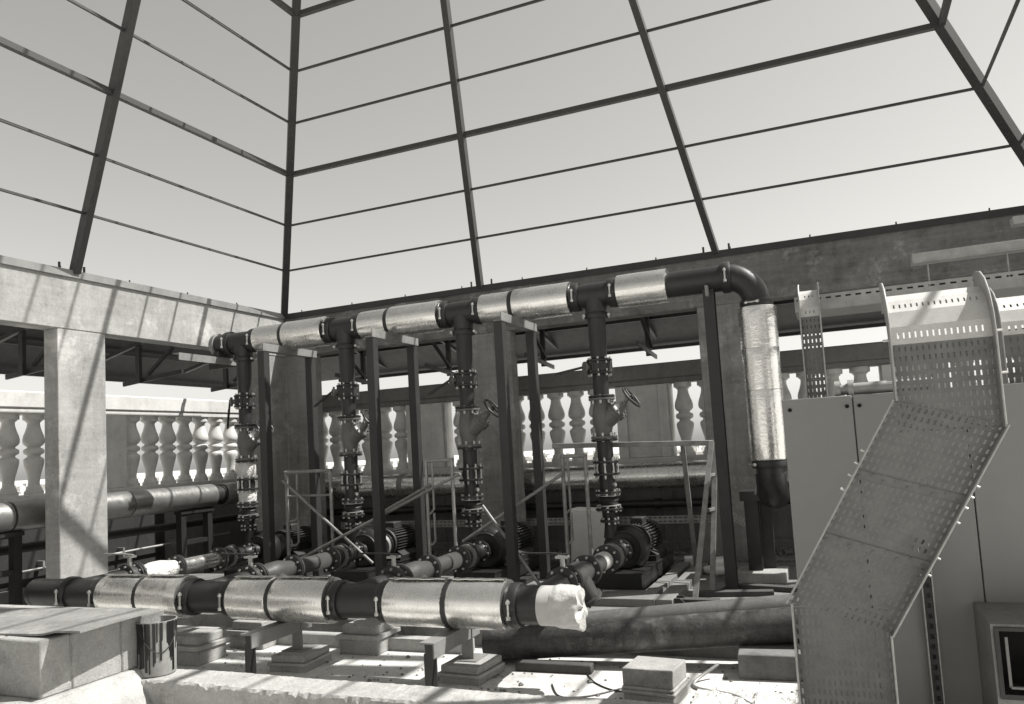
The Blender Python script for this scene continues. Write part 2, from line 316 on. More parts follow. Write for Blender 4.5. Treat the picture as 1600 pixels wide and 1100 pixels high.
# ------------------------------------------------------------------ outer eaves
def eave(sideA):
    t = thing('metal_eave', 'dark sheet metal eave outside the beam beside the square column' if sideA else 'dark sheet metal eave outside the beam behind the upper pipe', 'eave', (-10, 5, 1.4) if sideA else (-3, 11.8, 1.4))
    P = (lambda a, s, z: V((-8.02 - a, s, z))) if sideA else (lambda a, s, z: V((s, 10.0 + a, z)))
    s0, s1 = (-1, 11.9) if sideA else (-8.3, 3.2); oa, ob = (1.5, 2.28) if sideA else (0.27, 1.9)
    g = MB(); g.prism([P(oa, s0, 2.28), P(ob, s0, 1.44), P(ob + 0.03, s0, 1.46), P(oa, s0, 2.32)], P(0, s1, 0) - P(0, s0, 0)); build(g, 'sheet', 'soffit_metal', t, smooth=False)
    if not sideA: g = MB(); g.prism([P(1.2, -10.3, 1.82), P(ob, -10.3, 1.44), P(ob + .03, -10.3, 1.46), P(1.2, -10.3, 1.86)], (1.99, 0, 0)); build(g, 'sheet', 'soffit_metal', t, smooth=False)
    for q, w in ((0.02, 0.05), (0.45, 0.05), (0.8, 0.06)):
        a = oa + (ob - oa) * (1 - q) - 0.04; z = 1.44 + 0.84 * q - 0.05; g = MB(); g.bar(P(a, s0, z), P(a, s1, z), w, w); build(g, 'eave_purlin', 'steel_dark', t, smooth=False)
    if sideA: g = MB(); g.box((-8.55, -1, 2.1), (-8.28, 10.2, 2.30)); build(g, 'shade_box', 'steel_dark', t, smooth=False)  # unseen box added behind the beam top to keep sun off the balusters
    ss = [2.9, 4.6, 6.27, 7.95, 9.62] if sideA else [-7.2, -5.6, -4.0, -2.4, -0.8, 0.8, 2.4]
    for s in ss:
        a = 0.88 if sideA else 0.95
        g = MB(); g.bar(P(a, s, 1.9), P(a, s, 1.2), 0.07, 0.05, (1, 0, 0)); build(g, 'hanger', 'steel_dark', t, smooth=False)
        g = MB(); g.bar(P(0.12, s + 0.035, 1.30), P(a + 0.34, s + 0.035, 1.21), 0.06, 0.025); build(g, 'arm', 'paint_black', t, smooth=False)
        g = MB(); g.bar(P(0.2, s - 0.04, 1.90), P(a + 0.8, s - 0.04, 1.55), 0.05, 0.05); build(g, 'rafter', 'steel_dark', t, smooth=False)
        g = MB(); g.bar(P(0.26, s + 0.07, 1.70), P(a - 0.1, s + 0.07, 1.32), 0.04, 0.04); build(g, 'strut', 'steel_dark', t, smooth=False)
eave(True); eave(False)
# ------------------------------------------------------------------ balustrades
bz0, bz1 = -0.24, 0.80
bp = [(0, .12), (.045, .12), (.05, .105), (.10, .10), (.115, .083), (.16, .078), (.24, .09), (.33, .118), (.40, .138), (.445, .142), (.47, .125), (.485, .095), (.50, .088), (.515, .098), (.525, .128), (.545, .142), (.57, .142), (.59, .128), (.60, .1), (.612, .088), (.625, .098), (.64, .125), (.67, .147), (.71, .150), (.76, .138), (.82, .112), (.88, .092), (.925, .086), (.94, .092), (.95, .108), (.965, .112), (.97, .132), (1.04, .132)]
g = MB(); g.lathe([(t, r_ * (.86 if .05 < t < .965 else .95)) for t, r_ in bp], (0, 0, 0), (0, 0, 1), 22); bal_me = g.mesh('baluster', V((0, 0, 0))); finish(bal_me, 'plaster', True)
def balustrade(sideA):
    lab = 'plastered balustrade with bulbous balusters beyond the sunlit beam' if sideA else 'plastered balustrade with bulbous balusters and piers behind the pumps'
    t = thing('balustrade', lab, 'balustrade', (-9.7, 5, FL) if sideA else (-3, 11.12, FL))
    def bx(a, b, s0, s1, z0, z1, nm, m='plaster', bev=0.012):   # a..b = offset from the centre line, inner side negative
        g = MB()
        if sideA: g.box((-9.7 - a, s0, z0), (-9.7 - b, s1, z1))
        else: g.box((s0, 11.12 + a, z0), (s1, 11.12 + b, z1))
        return build(g, nm, m, t, bevel=bev)
    S0, S1 = (-2, 11.3) if sideA else (-9.5, 4.2)
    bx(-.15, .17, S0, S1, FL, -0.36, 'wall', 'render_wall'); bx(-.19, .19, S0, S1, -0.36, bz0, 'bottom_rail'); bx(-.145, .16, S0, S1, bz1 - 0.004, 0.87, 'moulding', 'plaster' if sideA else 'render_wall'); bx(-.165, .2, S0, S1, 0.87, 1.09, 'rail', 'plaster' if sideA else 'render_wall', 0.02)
    bx(-.34, -.15, S0, S1, FL, -1.385, 'ledge', 'render_wall')
    if sideA: bx(-.158, -.1, S0, 8.95, -1.38, -0.40, 'dark_facing', 'steel_dark')  # thin dark sheet over the lower wall, ending short of the corner
    if sideA: piers = [(7.95, 8.30), (10.72, 11.30), (3.9, 4.3)]; spots = [8.5 + .34 * k for k in range(7)] + [7.66 - .34 * k for k in range(10)]
    else: piers = [(-6.45, -5.75), (-2.95, -2.16), (0.55, 1.3), (-9.5, -9.0)]; spots = [-6.62 - .32 * k for k in range(8)] + [-5.52 + .322 * k for k in range(8)] + [-1.99 + .33 * k for k in range(8)] + [1.5 + .33 * k for k in range(6)]
    for a, b in piers:
        bx(-.15 if sideA else -.11, .15, a, b, bz0, bz1, 'pier')
        if not sideA:
            bx(-.17, -.13, a + 0.02, a + 0.16, bz0 + .001, bz1 - 0.01, 'pilaster', bev=0.008); bx(-.17, -.13, b - 0.16, b - 0.02, bz0 + .001, bz1 - 0.01, 'pilaster', bev=0.008)
            bx(-.178, -.1, a + 0.05, a + 0.2, FL, -0.37, 'pilaster', 'render_wall'); bx(-.178, -.1, b - 0.2, b - 0.05, FL, -0.37, 'pilaster', 'render_wall')
    for s in spots: inst('baluster', bal_me, (-9.7, s, bz0) if sideA else (s, 11.12, bz0), t)
balustrade(True); balustrade(False)
# ------------------------------------------------------------------ gravel strip
r = random.Random(5); g = MB()
for i in range(5200):
    x, y = r.uniform(-9.3, 2.8), r.uniform(9.97, 10.77); z = SL - 0.03 + 0.09 * min(1, (y - 9.95) * 4) + r.uniform(0, 0.012); s = r.uniform(.010, .024)
    R = Matrix.Rotation(r.random() * 6, 3, 'Z') @ Matrix.Rotation(r.random() * 6, 3, 'X')
    g.add([V((x, y, z)) + R @ (V(p) * s * r.uniform(.8, 1.3)) for p in ((1, 0, 0), (-1, 0, 0), (0, 1, 0), (0, -1, 0), (0, 0, .8), (0, 0, -.8))], [(0, 2, 4), (2, 1, 4), (1, 3, 4), (3, 0, 4), (2, 0, 5), (1, 2, 5), (3, 1, 5), (0, 3, 5)])
build(g, 'gravel', 'gravel', smooth=False, kind='stuff', label='strip of grey gravel along the foot of the balustrade wall', cat='gravel')
g = MB(); g.box((-9.5, 9.955, FL), (2.9, 10.96, SL + 0.035)); build(g, 'gravel_bed', 'gravel', kind='structure', smooth=False)
# ------------------------------------------------------------------ pipework helpers
def insul(t, x0, x1, y, z, r_, m='foil', seed=0, axis='X', jit=0.0007):
    n = max(3, int(abs(x1 - x0) / 0.16)); pr = []; rr = random.Random(seed)
    pr.append((0, r_ * 0.80)); pr.append((0.0, r_ * 0.985))
    for i in range(n + 1): pr.append((0.012 + (x1 - x0 - 0.024) * i / n, r_ + rr.uniform(-.0022, .0022)))
    pr += [(x1 - x0, r_ * .985), (x1 - x0, r_ * 0.80)]
    g = MB(); g.lathe(pr, (x0, y, z) if axis == 'X' else ((y, x0, z) if axis == 'Y' else (y, z, x0)), {'X': (1, 0, 0), 'Y': (0, 1, 0), 'Z': (0, 0, 1)}[axis], 40, jit=jit, seed=seed)
    return build(g, 'insulation', m, t)
def coupling(t, p, ax, r_, w=0.05, lugs=((0, -1, 0),)):
    p = V(p); ax = V(ax); g = MB()
    g.lathe([(-w, r_ * .96), (-w, r_ + .018), (-w * .6, r_ + .026), (w * .6, r_ + .026), (w, r_ + .018), (w, r_ * .96)], p, ax, 28)
    c = build(g, 'coupling', 'paint_black', t)
    for lu in lugs:
        lu = V(lu).normalized(); tn = ax.cross(lu); q = p + lu * (r_ + .035); g = MB()
        for s_ in (-1, 1): g.bar(q + tn * (s_ * .012) - lu * 0.02, q + tn * (s_ * .045) - lu * .03, .06, .03, ax)
        build(g, 'lug', 'paint_black', c)
        g = MB(); g.cyl(q - tn * .07 - lu * .0, q + tn * .075 - lu * .0, .009, n=8); g.cyl(q + tn * .05, q + tn * .075, .017, n=6); g.cyl(q - tn * .06, q - tn * .04, .017, n=6); build(g, 'bolt', 'bolt', c)
    return c
def flange(t, p, ax, r_, w, nb=8, m='paint_black', bl=0.03, ri=0.0, nm='flange'):
    p = V(p); ax = V(ax).normalized(); g = MB(); g.lathe([(-w / 2, r_ - .006), (-w / 2 + .004, r_), (w / 2 - .004, r_), (w / 2, r_ - .006)], p, ax, 32); f = build(g, nm, m, t)
    if nb:
        g = MB(); g.bolts(p, ax, r_ * .83, nb, w / 2 + bl, 0.0125); build(g, 'bolts', 'bolt', f, kind='stuff')
    return f
# ------------------------------------------------------------------ upper discharge header
HYy, HZ = 8.2, 1.63; TX = [-7.27, -5.63, -3.98, -2.35]; RB, RI = 0.137, 0.18
hd = thing('discharge_header', 'long foil-wrapped upper pipe with black tees and a downpipe', 'pipe', (-4, HYy, HZ))
for i, x in enumerate(TX):
    g = MB(); g.cyl((x - .19, HYy, HZ), (x + .19, HYy, HZ), RB, n=32); g.lathe([(0, .14), (.06, .137), (.14, .118), (.24, .103)], (x, HYy, HZ - 0.02), (0, 0, -1), 28); build(g, 'tee', 'paint_black', hd)
    coupling(hd, (x - .215, HYy, HZ), (1, 0, 0), RB); coupling(hd, (x + .215, HYy, HZ), (1, 0, 0), RB)
    coupling(hd, (x, HYy, HZ - .235), (0, 0, 1), .10, .035, ((-1, -.3, 0), (1, .3, 0)))
g = MB(); g.cyl((-7.72, HYy, HZ), (-7.48, HYy, HZ), RB, n=32); build(g, 'pipe', 'paint_black', hd)
g = MB(); g.lathe([(-.07, .05), (-.065, .12), (-.03, RB + .012), (.03, RB + .02), (.035, RB)], (-7.70, HYy, HZ), (1, 0, 0), 30); build(g, 'end_cap', 'steel_grey', hd)
FX = [-6.54, -4.95, -3.31]
for i, x in enumerate(FX):
    a, b = TX[i] + .275, TX[i + 1] - .275
    g = MB(); g.cyl((a - .05, HYy, HZ), (b + .05, HYy, HZ), RB, n=24); build(g, 'pipe', 'paint_black', hd)
    insul(hd, a, x - .025, HYy, HZ, RI - .004, 'foil_smooth', seed=i); insul(hd, x + .025, b, HYy, HZ, RI + .006, 'foil', seed=i + 9)
    g = MB(); g.pipe((x - .028, HYy, HZ), (x + .028, HYy, HZ), RI - .003, RI - .03, 32); build(g, 'clamp_band', 'steel_dark', hd)
g = MB(); g.cyl((TX[3] + .24, HYy, HZ), (-.93, HYy, HZ), RB, n=32); build(g, 'pipe', 'paint_black', hd)
insul(hd, TX[3] + .275, -1.54, HYy, HZ, RI, 'foil_smooth', 21)
coupling(hd, (-.93, HYy, HZ), (1, 0, 0), RB)
ex, er = -.66, .29
g = MB(); g.tube([(ex - er + er * sin(a), HYy, HZ - er + er * cos(a)) for a in [pi / 2 * k / 12 for k in range(13)]], RB, 32); build(g, 'elbow', 'paint_black', hd)
coupling(hd, (ex, HYy, HZ - er - .02), (0, 0, 1), RB, .04, ((-.2, -1, 0),))
g = MB(); g.cyl((ex, HYy, HZ - er), (ex, HYy, -.45), RB, n=24); build(g, 'pipe', 'paint_black', hd)
for a, b, rr, sd_ in ((.86, HZ - er - .06, .188, 31), (.44, .862, .183, 32), (-.26, .442, .179, 33)): insul(hd, a, b, ex, HYy, rr, 'foil_vertical', sd_, 'Z', .0012)
coupling(hd, (ex, HYy, -.30), (0, 0, 1), RB + .01, .04, ((-1, -.5, 0),))
g = MB(); g.tube([(ex, HYy + er - er * cos(a), -.40 - er * sin(a) * .75) for a in [pi / 2 * k / 12 for k in range(13)]] + [(ex, 10.3, -.40 - er * .75)], RB + .012, 32); build(g, 'elbow', 'pump_black', hd)
coupling(hd, (ex, HYy + .34, -.60), (0, 1, 0), RB + .012, .04, ((-1, 0, .2),))
# ------------------------------------------------------------------ support frames of the header
def angle_post(g, p, q, w=0.085, t_=0.012, sx=1, sy=1):
    """L-section from p to q"""
    p, q = V(p), V(q); g.box((p.x, p.y, p.z), (p.x + sx * w, p.y + sy * t_, q.z)); g.box((p.x, p.y + sy * t_, p.z), (p.x + sx * t_, p.y + sy * w, q.z))
for i, x in enumerate(FX):
    t = thing('pipe_support', ['steel portal in front of the corner column holding up the foil pipe', 'steel portal between the second and third risers holding up the foil pipe', 'steel portal between the third and fourth risers holding up the foil pipe'][i], 'support', (x, HYy, SL), 'steel portals under the upper pipe')
    for y, lab in ((7.72, 1), (8.66, 0)):
        g = MB(); g.box((x - .05, y - .045, SL), (x + .05, y - .033, 1.40)); g.box((x + .038, y - .033, SL), (x + .05, y + .06, 1.40)); build(g, 'post', 'steel_grey' if False else 'steel_dark', t, smooth=False, bevel=.003)
        g = MB(); g.box((x - .1, y - .1, SL - .002), (x + .1, y + .1, SL + .012)); build(g, 'foot_plate', 'steel_dark', t, smooth=False)
    g = MB(); g.box((x - .05, 7.66, 1.385), (x + .056, 8.74, 1.397)); g.box((x + .044, 7.66, 1.397), (x + .056, 8.74, HZ - RI + .03)); build(g, 'crossbar', 'steel_grey', t, smooth=False, bevel=.002)
t = thing('pipe_support', 'single dark steel post under the bare pipe beside the downpipe', 'support', (-1.12, 8.2, SL))
g = MB(); g.box((-1.175, 8.12, SL), (-1.065, 8.132, HZ - RB + .06)); g.box((-1.126, 8.132, SL), (-1.114, 8.24, HZ - RB + .005)); g.box((-1.175, 8.24, SL), (-1.065, 8.252, HZ - RB + .004)); build(g, 'post', 'steel_dark', t, smooth=False)
g = MB(); g.box((-1.135, 8.02, HZ - RB - .06), (-1.105, 8.118, HZ - RB + .05)); build(g, 'bracket', 'steel_grey', t, smooth=False)
g = MB(); g.box((-1.22, 8.05, SL - .002), (-1.02, 8.32, SL + .012)); build(g, 'foot_plate', 'steel_dark', t, smooth=False)
t = thing('pipe_bracket', 'steel angle bracket under the capped end of the upper pipe', 'support', (-7.6, 8, 1.3))
g = MB(); g.box((-7.66, 7.36, 1.43), (-7.55, 8.52, 1.442)); g.box((-7.562, 7.36, 1.35), (-7.55, 8.52, 1.43)); build(g, 'angle', 'steel_grey', t, smooth=False)
g = MB(); g.box((-8.03, 8.36, 1.34), (-7.57, 8.44, 1.425)); build(g, 'arm', 'steel_dark', t, smooth=False)
g = MB(); g.box((-7.66, 8.06, 1.442), (-7.56, 8.34, 1.52)); build(g, 'saddle', 'steel_dark', t, smooth=False)
# ------------------------------------------------------------------ risers
PX = [x + 0.14 for x in TX]
RL = ['valve riser of stacked flanges beside the corner column, partly white-wrapped', 'valve riser of stacked flanges, second from the corner column', 'valve riser of stacked flanges, third from the corner column', 'valve riser of stacked flanges, the one closest to the downpipe']
def rod(p, d, l0, l1, r0, r1=None, g=None, n=16):
    g = g or MB(); p = V(p); d = V(d).normalized(); g.cyl(p + d * l0, p + d * l1, r0, r1, n); return g
for i, x in enumerate(TX):
    t = thing('valve_riser', RL[i], 'riser', (x, HYy, -.86), 'valve risers above the pumps'); y = HYy
    dz = [-.05, 0.0, 0.0, 0.0][i]
    g = MB(); g.lathe([(0, .104), (.03, .098), (.2, .096), (.46, .088)], (x, y, 1.385), (0, 0, -1), 28); build(g, 'reducer', 'paint_black', t)
    # butterfly valve
    for z in (.90, .765): flange(t, (x, y, z), (0, 0, 1), .142, .026, 8, bl=.024)
    vb = MB(); vb.lathe([(-.055, .118), (-.05, .128), (.05, .128), (.055, .118)], (x, y, .832), (0, 0, 1), 28)
    for k in range(8):
        a = 2 * pi * (k + .5) / 8; vb.cyl((x + .122 * cos(a), y + .122 * sin(a), .78), (x + .122 * cos(a), y + .122 * sin(a), .885), .02, n=8)
    vo = build(vb, 'valve_body', 'steel_dark', t)
    hd_ = V((-.75, -.66, 0)).normalized() if i else V((-.85, -.5, 0)).normalized(); hp = V((x, y, .832))
    g = rod(hp, hd_, .11, .20, .032); g.cyl(hp + hd_ * .165, hp + hd_ * .185, .062, n=18); build(g, 'gear_plate', 'valve_grey', vo)
    hdir = V((-.93, .1, -.12)) if i > 1 else (V((-.85, .1, -.45)) if i == 1 else V((-.05, -.1, -1)))
    if i == 2: hdir = V((-.88, .1, -.4))
    hq = hp + hd_ * .195; g = MB(); g.sweep([hq - hdir * .03, hq + hdir * .12, hq + hdir * .36], (0, 0, 1) if i else (1, 0, 0), .026, .012); g.bar(hq + hdir * .10 - V((0, .012, 0)), hq + hdir * .30 - V((0, .012, .02)), .016, .01, (0, 0, 1) if i else (1, 0, 0)); build(g, 'lever', 'paint_black', vo, smooth=False)
    g = MB(); g.cyl((x, y, .76), (x, y, .50), .085, n=26); build(g, 'pipe', 'paint_black', t)
    flange(t, (x, y, .507), (0, 0, 1), .145, .024, 8, bl=.004); flange(t, (x, y, .478), (0, 0, 1), .145, .026, 8, 'valve_grey', bl=.035)
    # angled globe valve
    vb = MB(); vb.lathe([(0, .092), (.03, .088), (.09, .103), (.17, .116), (.25, .112), (.32, .096), (.37, .088), (.41, .092)], (x, y, .47), (0, 0, -1), 28)
    d = V((.80, -.05, .60)).normalized(); c0 = V((x, y, .22))
    vb.lathe([(.02, .105), (.12, .102), (.165, .10), (.17, .118), (.195, .118), (.197, .112), (.202, .118), (.225, .118), (.228, .09), (.25, .06), (.30, .04), (.33, .04)], c0, d, 26)
    vb.bolts(c0 + d * .2, d, .104, 8, .045, .011)
    vb.cyl(c0 + d * .31, c0 + d * .44, .014, n=10); vb.cyl(c0 + d * .33, c0 + d * .35, .03, n=6)
    vo = build(vb, 'globe_valve', 'valve_grey', t)
    hw = MB(); hc = c0 + d * .42; hw.torus(hc, d, .128, .012); hw.cyl(hc - d * .018, hc + d * .02, .022, n=10); u = d.orthogonal().normalized(); w_ = d.cross(u)
    for k in range(3):
        a = 2 * pi * k / 3 + .4; hw.cyl(hc, hc + (u * cos(a) + w_ * sin(a)) * .125, .008, n=6)
    build(hw, 'handwheel', 'paint_black', vo)
    flange(t, (x, y, .062), (0, 0, 1), .145, .026, 8, 'valve_grey', bl=.035); flange(t, (x, y, .033), (0, 0, 1), .145, .024, 8, bl=.004)
    g = MB(); g.cyl((x, y, .03), (x, y, -.2), .085, n=26); build(g, 'pipe', 'paint_black', t)
    if i == 0:
        g = MB(); g.lathe([(0, .10), (.03, .112), (.1, .115), (.18, .11), (.2, .1)], (x, y, .015), (0, 0, -1), 24, jit=.004); build(g, 'plastic_wrap', 'film_white', t)
    # wafer check valve between studs
    flange(t, (x, y, -.205), (0, 0, 1), .142, .026, 8, bl=.02); flange(t, (x, y, -.335), (0, 0, 1), .142, .026, 8, bl=.02)
    g = MB(); g.cyl((x, y, -.2), (x, y, -.34), .108, n=26); build(g, 'check_valve', 'pump_black', t)
    g = MB(); g.bolts((x, y, -.27), (0, 0, 1), .124, 8, .115, .009); build(g, 'stud_bolts', 'bolt', t, kind='stuff')
    g = MB(); g.cyl((x, y, -.34), (x, y, -.52), .085, n=26); build(g, 'pipe', 'paint_black', t)
    if i == 0:
        g = MB(); g.lathe([(0, .10), (.03, .112), (.08, .115), (.14, .11), (.15, .1)], (x, y, -.355), (0, 0, -1), 24, jit=.004); build(g, 'plastic_wrap', 'film_white', t)
    else:
        g = rod((x, y, -.45), (.8, -.4, 0), .07, .12, .02, n=10); build(g, 'drain_plug', 'bolt', t)
    flange(t, (x, y, -.53), (0, 0, 1), .145, .026, 8, bl=.018); flange(t, (x, y, -.565), (0, 0, 1), .13, .012, 0, 'bolt')
    g = MB(); g.lathe([(0, .085), (.02, .098), (.05, .112), (.08, .098), (.10, .085)], (x, y, -.568), (0, 0, -1), 26); build(g, 'bellows', 'rubber', t)
    flange(t, (x, y, -.672), (0, 0, 1), .13, .012, 0, 'bolt'); flange(t, (x, y, -.71), (0, 0, 1), .145, .026, 8, bl=.018)
    g = MB(); g.lathe([(0, .10), (.02, .08), (.08, .075), (.1, .09)], (x, y, -.72), (0, 0, -1), 24); build(g, 'adaptor', 'pump_black', t)
    flange(t, (x, y, -.835), (0, 0, 1), .105, .03, 8, 'pump_black', bl=.02)
# ------------------------------------------------------------------ pumps, motors, bases, suction lines
PZ = -1.14
PL = ['black pump and finned motor beside the corner column', 'black pump and finned motor, second from the corner column', 'black pump and finned motor, third from the corner column', 'black pump and finned motor, the one closest to the downpipe']
for i, x in enumerate(PX):
    t = thing('pump', PL[i], 'pump', (x, 8.3, SL + .1), 'pumps in a row'); y = 8.28
    g = MB(); g.lathe([(-.10, .10), (-.10, .17), (-.075, .20), (-.05, .235), (-.01, .25), (.05, .25), (.09, .235), (.10, .22), (.14, .21), (.14, .10)], (x, y, PZ), (0, 1, 0), 40)
    g.lathe([(0, .09), (.12, .075), (.17, .07)], (x - .14, y - .03, PZ + .12), (0, 0, 1), 22); g.lathe([(0, .11), (.08, .088), (.16, .085), (.165, .11)], (x, y - .06, PZ), (0, -1, 0), 26)
    build(g, 'volute', 'pump_black', t)
    g = MB(); g.torus((x, y - .095, PZ), (0, 1, 0), .185, .012, 36, 8); build(g, 'rim', 'steel_dark', t)
    flange(t, (x, y - .235, PZ), (0, 1, 0), .125, .026, 8, 'pump_black', bl=.02)
    g = MB(); g.lathe([(.13, .20), (.16, .20), (.18, .13), (.30, .11), (.34, .16), (.37, .165)], (x, y, PZ), (0, 1, 0), 28); build(g, 'bearing_bracket', 'pump_black', t)
    if i in (1, 2): g = MB(); g.pipe((x, y + .17, PZ), (x, y + .30, PZ), .155, .135, 28); build(g, 'coupling_guard', 'galvanised', t)
    m = MB(); m.lathe([(.36, .10), (.36, .185), (.39, .19), (.42, .16), (.92, .16), (.92, .175), (1.06, .18), (1.10, .165), (1.12, .1)], (x, y, PZ + .02), (0, 1, 0), 32); mo = build(m, 'motor', 'steel_dark', t)
    f = MB()
    for k in range(32):
        a = 2 * pi * k / 32; d = V((cos(a), 0, sin(a))); p = V((x, y, PZ + .02)) + d * .155; f.bar(p + V((0, .43, 0)), p + V((0, .91, 0)) , .008, .07, V((0, 1, 0)).cross(d))
    build(f, 'fins', 'steel_dark', mo, smooth=False, kind='stuff')
    g = MB(); g.box((x - .07, y + .52, PZ + .19), (x + .07, y + .72, PZ + .27)); build(g, 'terminal_box', 'steel_dark', mo, bevel=.01)
    for sx in (-.2, .2):
        g = MB(); g.prism([(x + sx - .03, y + .45, SL + .27), (x + sx + .03, y + .45, SL + .27), (x + sx * .6 + .02, y + .45, PZ - .08), (x + sx * .6 - .02, y + .45, PZ - .08)], (0, .4, 0)); build(g, 'foot', 'steel_dark', t, smooth=False)
    g = MB(); g.prism([(x - .14, y - .08, SL + .19), (x + .14, y - .08, SL + .19), (x + .06, y - .08, PZ - .18), (x - .06, y - .08, PZ - .18)], (0, .05, 0)); build(g, 'foot', 'pump_black', t, smooth=False)
    # steel bed of the pump
    b = thing('pump_skid', ['black steel pump bed on the slab beside the corner column', 'black steel pump bed on the slab, second from the corner column', 'black steel pump bed on the slab, third from the corner column', 'black steel pump bed on a wide steel inertia frame'][i], 'base', (x, 8.6, SL), 'steel beds under the pumps')
    z0 = SL + .14 if i == 3 else SL
    g = MB(); g.box((x - .25, 7.85, SL + .05), (x - .235, 9.5, SL + .20)); g.box((x + .235, 7.85, SL + .05), (x + .25, 9.5, SL + .20)); build(g, 'rail', 'pump_black', b, smooth=False)
    g = MB(); g.box((x - .26, 7.84, SL + .2), (x + .26, 9.52, SL + .212)); build(g, 'bed_plate', 'pump_black', b, smooth=False)
    g = MB(); g.box((x - .235, 7.86, SL + .055), (x + .235, 7.875, SL + .2)); build(g, 'end_plate', 'pump_black', b, smooth=False)
    g = MB(); g.box((x - .23, y + .38, SL + .212), (x + .23, y + .95, SL + .27)); build(g, 'motor_rail', 'pump_black', b, smooth=False)
    for a in ((x - .43, x - .30), (x + .30, x + .43)):
        g = MB(); g.box((a[0], 7.55, SL - .002), (a[1], 9.6, SL + .06)); build(g, 'frame_beam', 'steel_dark' if i < 3 else 'steel_grey', b, smooth=False, bevel=.004)
    g = MB(); g.box((x - .30, 7.55, SL - .002), (x + .30, 7.85, SL + .052)); build(g, 'frame_beam', 'steel_grey', b, smooth=False, bevel=.004)
    # suction line
    sl = thing('suction_line', ['wrapped grey strainer and valve line feeding the pump by the corner column', 'grey strainer and valve line feeding the second pump from the corner column', 'grey strainer and valve line feeding the third pump from the corner column', 'grey strainer and valve line beside the plastic-wrapped pipe end'][i], 'suction pipe', (x, 6.8, PZ - .15), 'suction lines between lower header and pumps')
    ax = (0, 1, 0)
    g = MB(); g.cyl((x, 5.45, PZ), (x, 6.14, PZ), .088, n=24); build(g, 'stub_pipe', 'paint_black', sl)
    flange(sl, (x, 6.15, PZ), ax, .142, .026, 8, bl=.018)
    g = MB(); g.cyl((x, 6.165, PZ), (x, 6.25, PZ), .112, n=26); bv = build(g, 'butterfly_valve', 'steel_dark', sl)
    g = MB(); g.cyl((x, 6.207, PZ + .1), (x, 6.207, PZ + .22), .022, n=12); g.box((x - .05, 6.165, PZ + .205), (x + .05, 6.25, PZ + .225)); build(g, 'valve_neck', 'bolt', bv, smooth=False)
    g = MB(); g.sweep([(x + .05, 6.207, PZ + .235), (x - .08, 6.2, PZ + .245), (x - .36, 6.19, PZ + .25)], (0, 1, 0), .03, .012); build(g, 'lever', 'paint_black' if i else 'galvanised', bv, smooth=False)
    flange(sl, (x, 6.265, PZ), ax, .142, .024, 8, bl=.018); flange(sl, (x, 6.30, PZ), ax, .142, .028, 8, 'steel_dark', bl=.02)
    g = MB(); g.lathe([(0, .09), (.06, .086), (.16, .115), (.30, .118), (.42, .098), (.5, .09)], (x, 6.31, PZ), ax, 26)
    d = V((.35, .35, -.8)).normalized(); c0 = V((x, 6.52, PZ)); g.lathe([(0, .11), (.12, .105), (.21, .095), (.22, .118), (.25, .118), (.255, .06), (.27, .05)], c0, d, 26); g.bolts(c0 + d * .24, d, .1, 6, .03, .011); build(g, 'strainer', 'strainer_grey' if i else 'film_white', sl)
    flange(sl, (x, 6.83, PZ), ax, .142, .028, 8, 'steel_dark', bl=.02); flange(sl, (x, 6.86, PZ), ax, .142, .024, 8, 'strainer_grey', bl=.01)
    g = MB(); g.cyl((x, 6.87, PZ), (x, 7.47, PZ), .085, n=26); build(g, 'pipe', 'valve_dark' if i else 'foil', sl)
    if i: g = MB(); g.cyl((x, 7.22, PZ), (x, 7.42, PZ), .0875, n=26); build(g, 'tape_band', 'tape', sl)
    flange(sl, (x, 7.49, PZ), ax, .142, .026, 8, 'steel_dark', bl=.025); flange(sl, (x, 7.535, PZ), ax, .13, .014, 0, 'steel_grey')
    g = MB(); g.lathe([(0, .085), (.03, .1), (.07, .115), (.11, .1), (.14, .085)], (x, 7.54, PZ), ax, 26); build(g, 'bellows', 'rubber', sl)
    flange(sl, (x, 7.685, PZ), ax, .13, .014, 0, 'steel_grey'); flange(sl, (x, 7.725, PZ), ax, .142, .026, 8, 'steel_dark', bl=.025)
    g = MB(); g.lathe([(0, .1), (.03, .088), (.27, .085), (.3, .1)], (x, 7.735, PZ), ax, 24); build(g, 'pipe', 'pump_black', sl)
# wide inertia frame under the last pump
x = PX[3]; t = thing('inertia_skid', 'wide dark steel channel frame with a pale lit top beside the ladder trestle', 'frame', (x, 8, SL))
g = MB(); g.box((x - .45, 7.28, SL - .1), (x + .50, 7.54, SL + .075)); build(g, 'front_beam', 'steel_grey', t, smooth=False, bevel=.006)
g = MB(); g.box((x + .50, 7.30, SL - .1), (x + .66, 9.5, SL + .07)); build(g, 'side_beam', 'steel_grey', t, smooth=False, bevel=.006)
g = MB(); g.prism([(x + .665, 7.36, SL), (x + .665, 7.36, SL + .07), (x + .72, 7.36, SL + .07), (x + .80, 7.36, SL + .0)], (0, .02, 0)); g.prism([(x + .665, 7.5, SL), (x + .665, 7.5, SL + .07), (x + .72, 7.5, SL + .07), (x + .80, 7.5, SL + .0)], (0, .02, 0)); build(g, 'gusset', 'steel_dark', t, smooth=False)
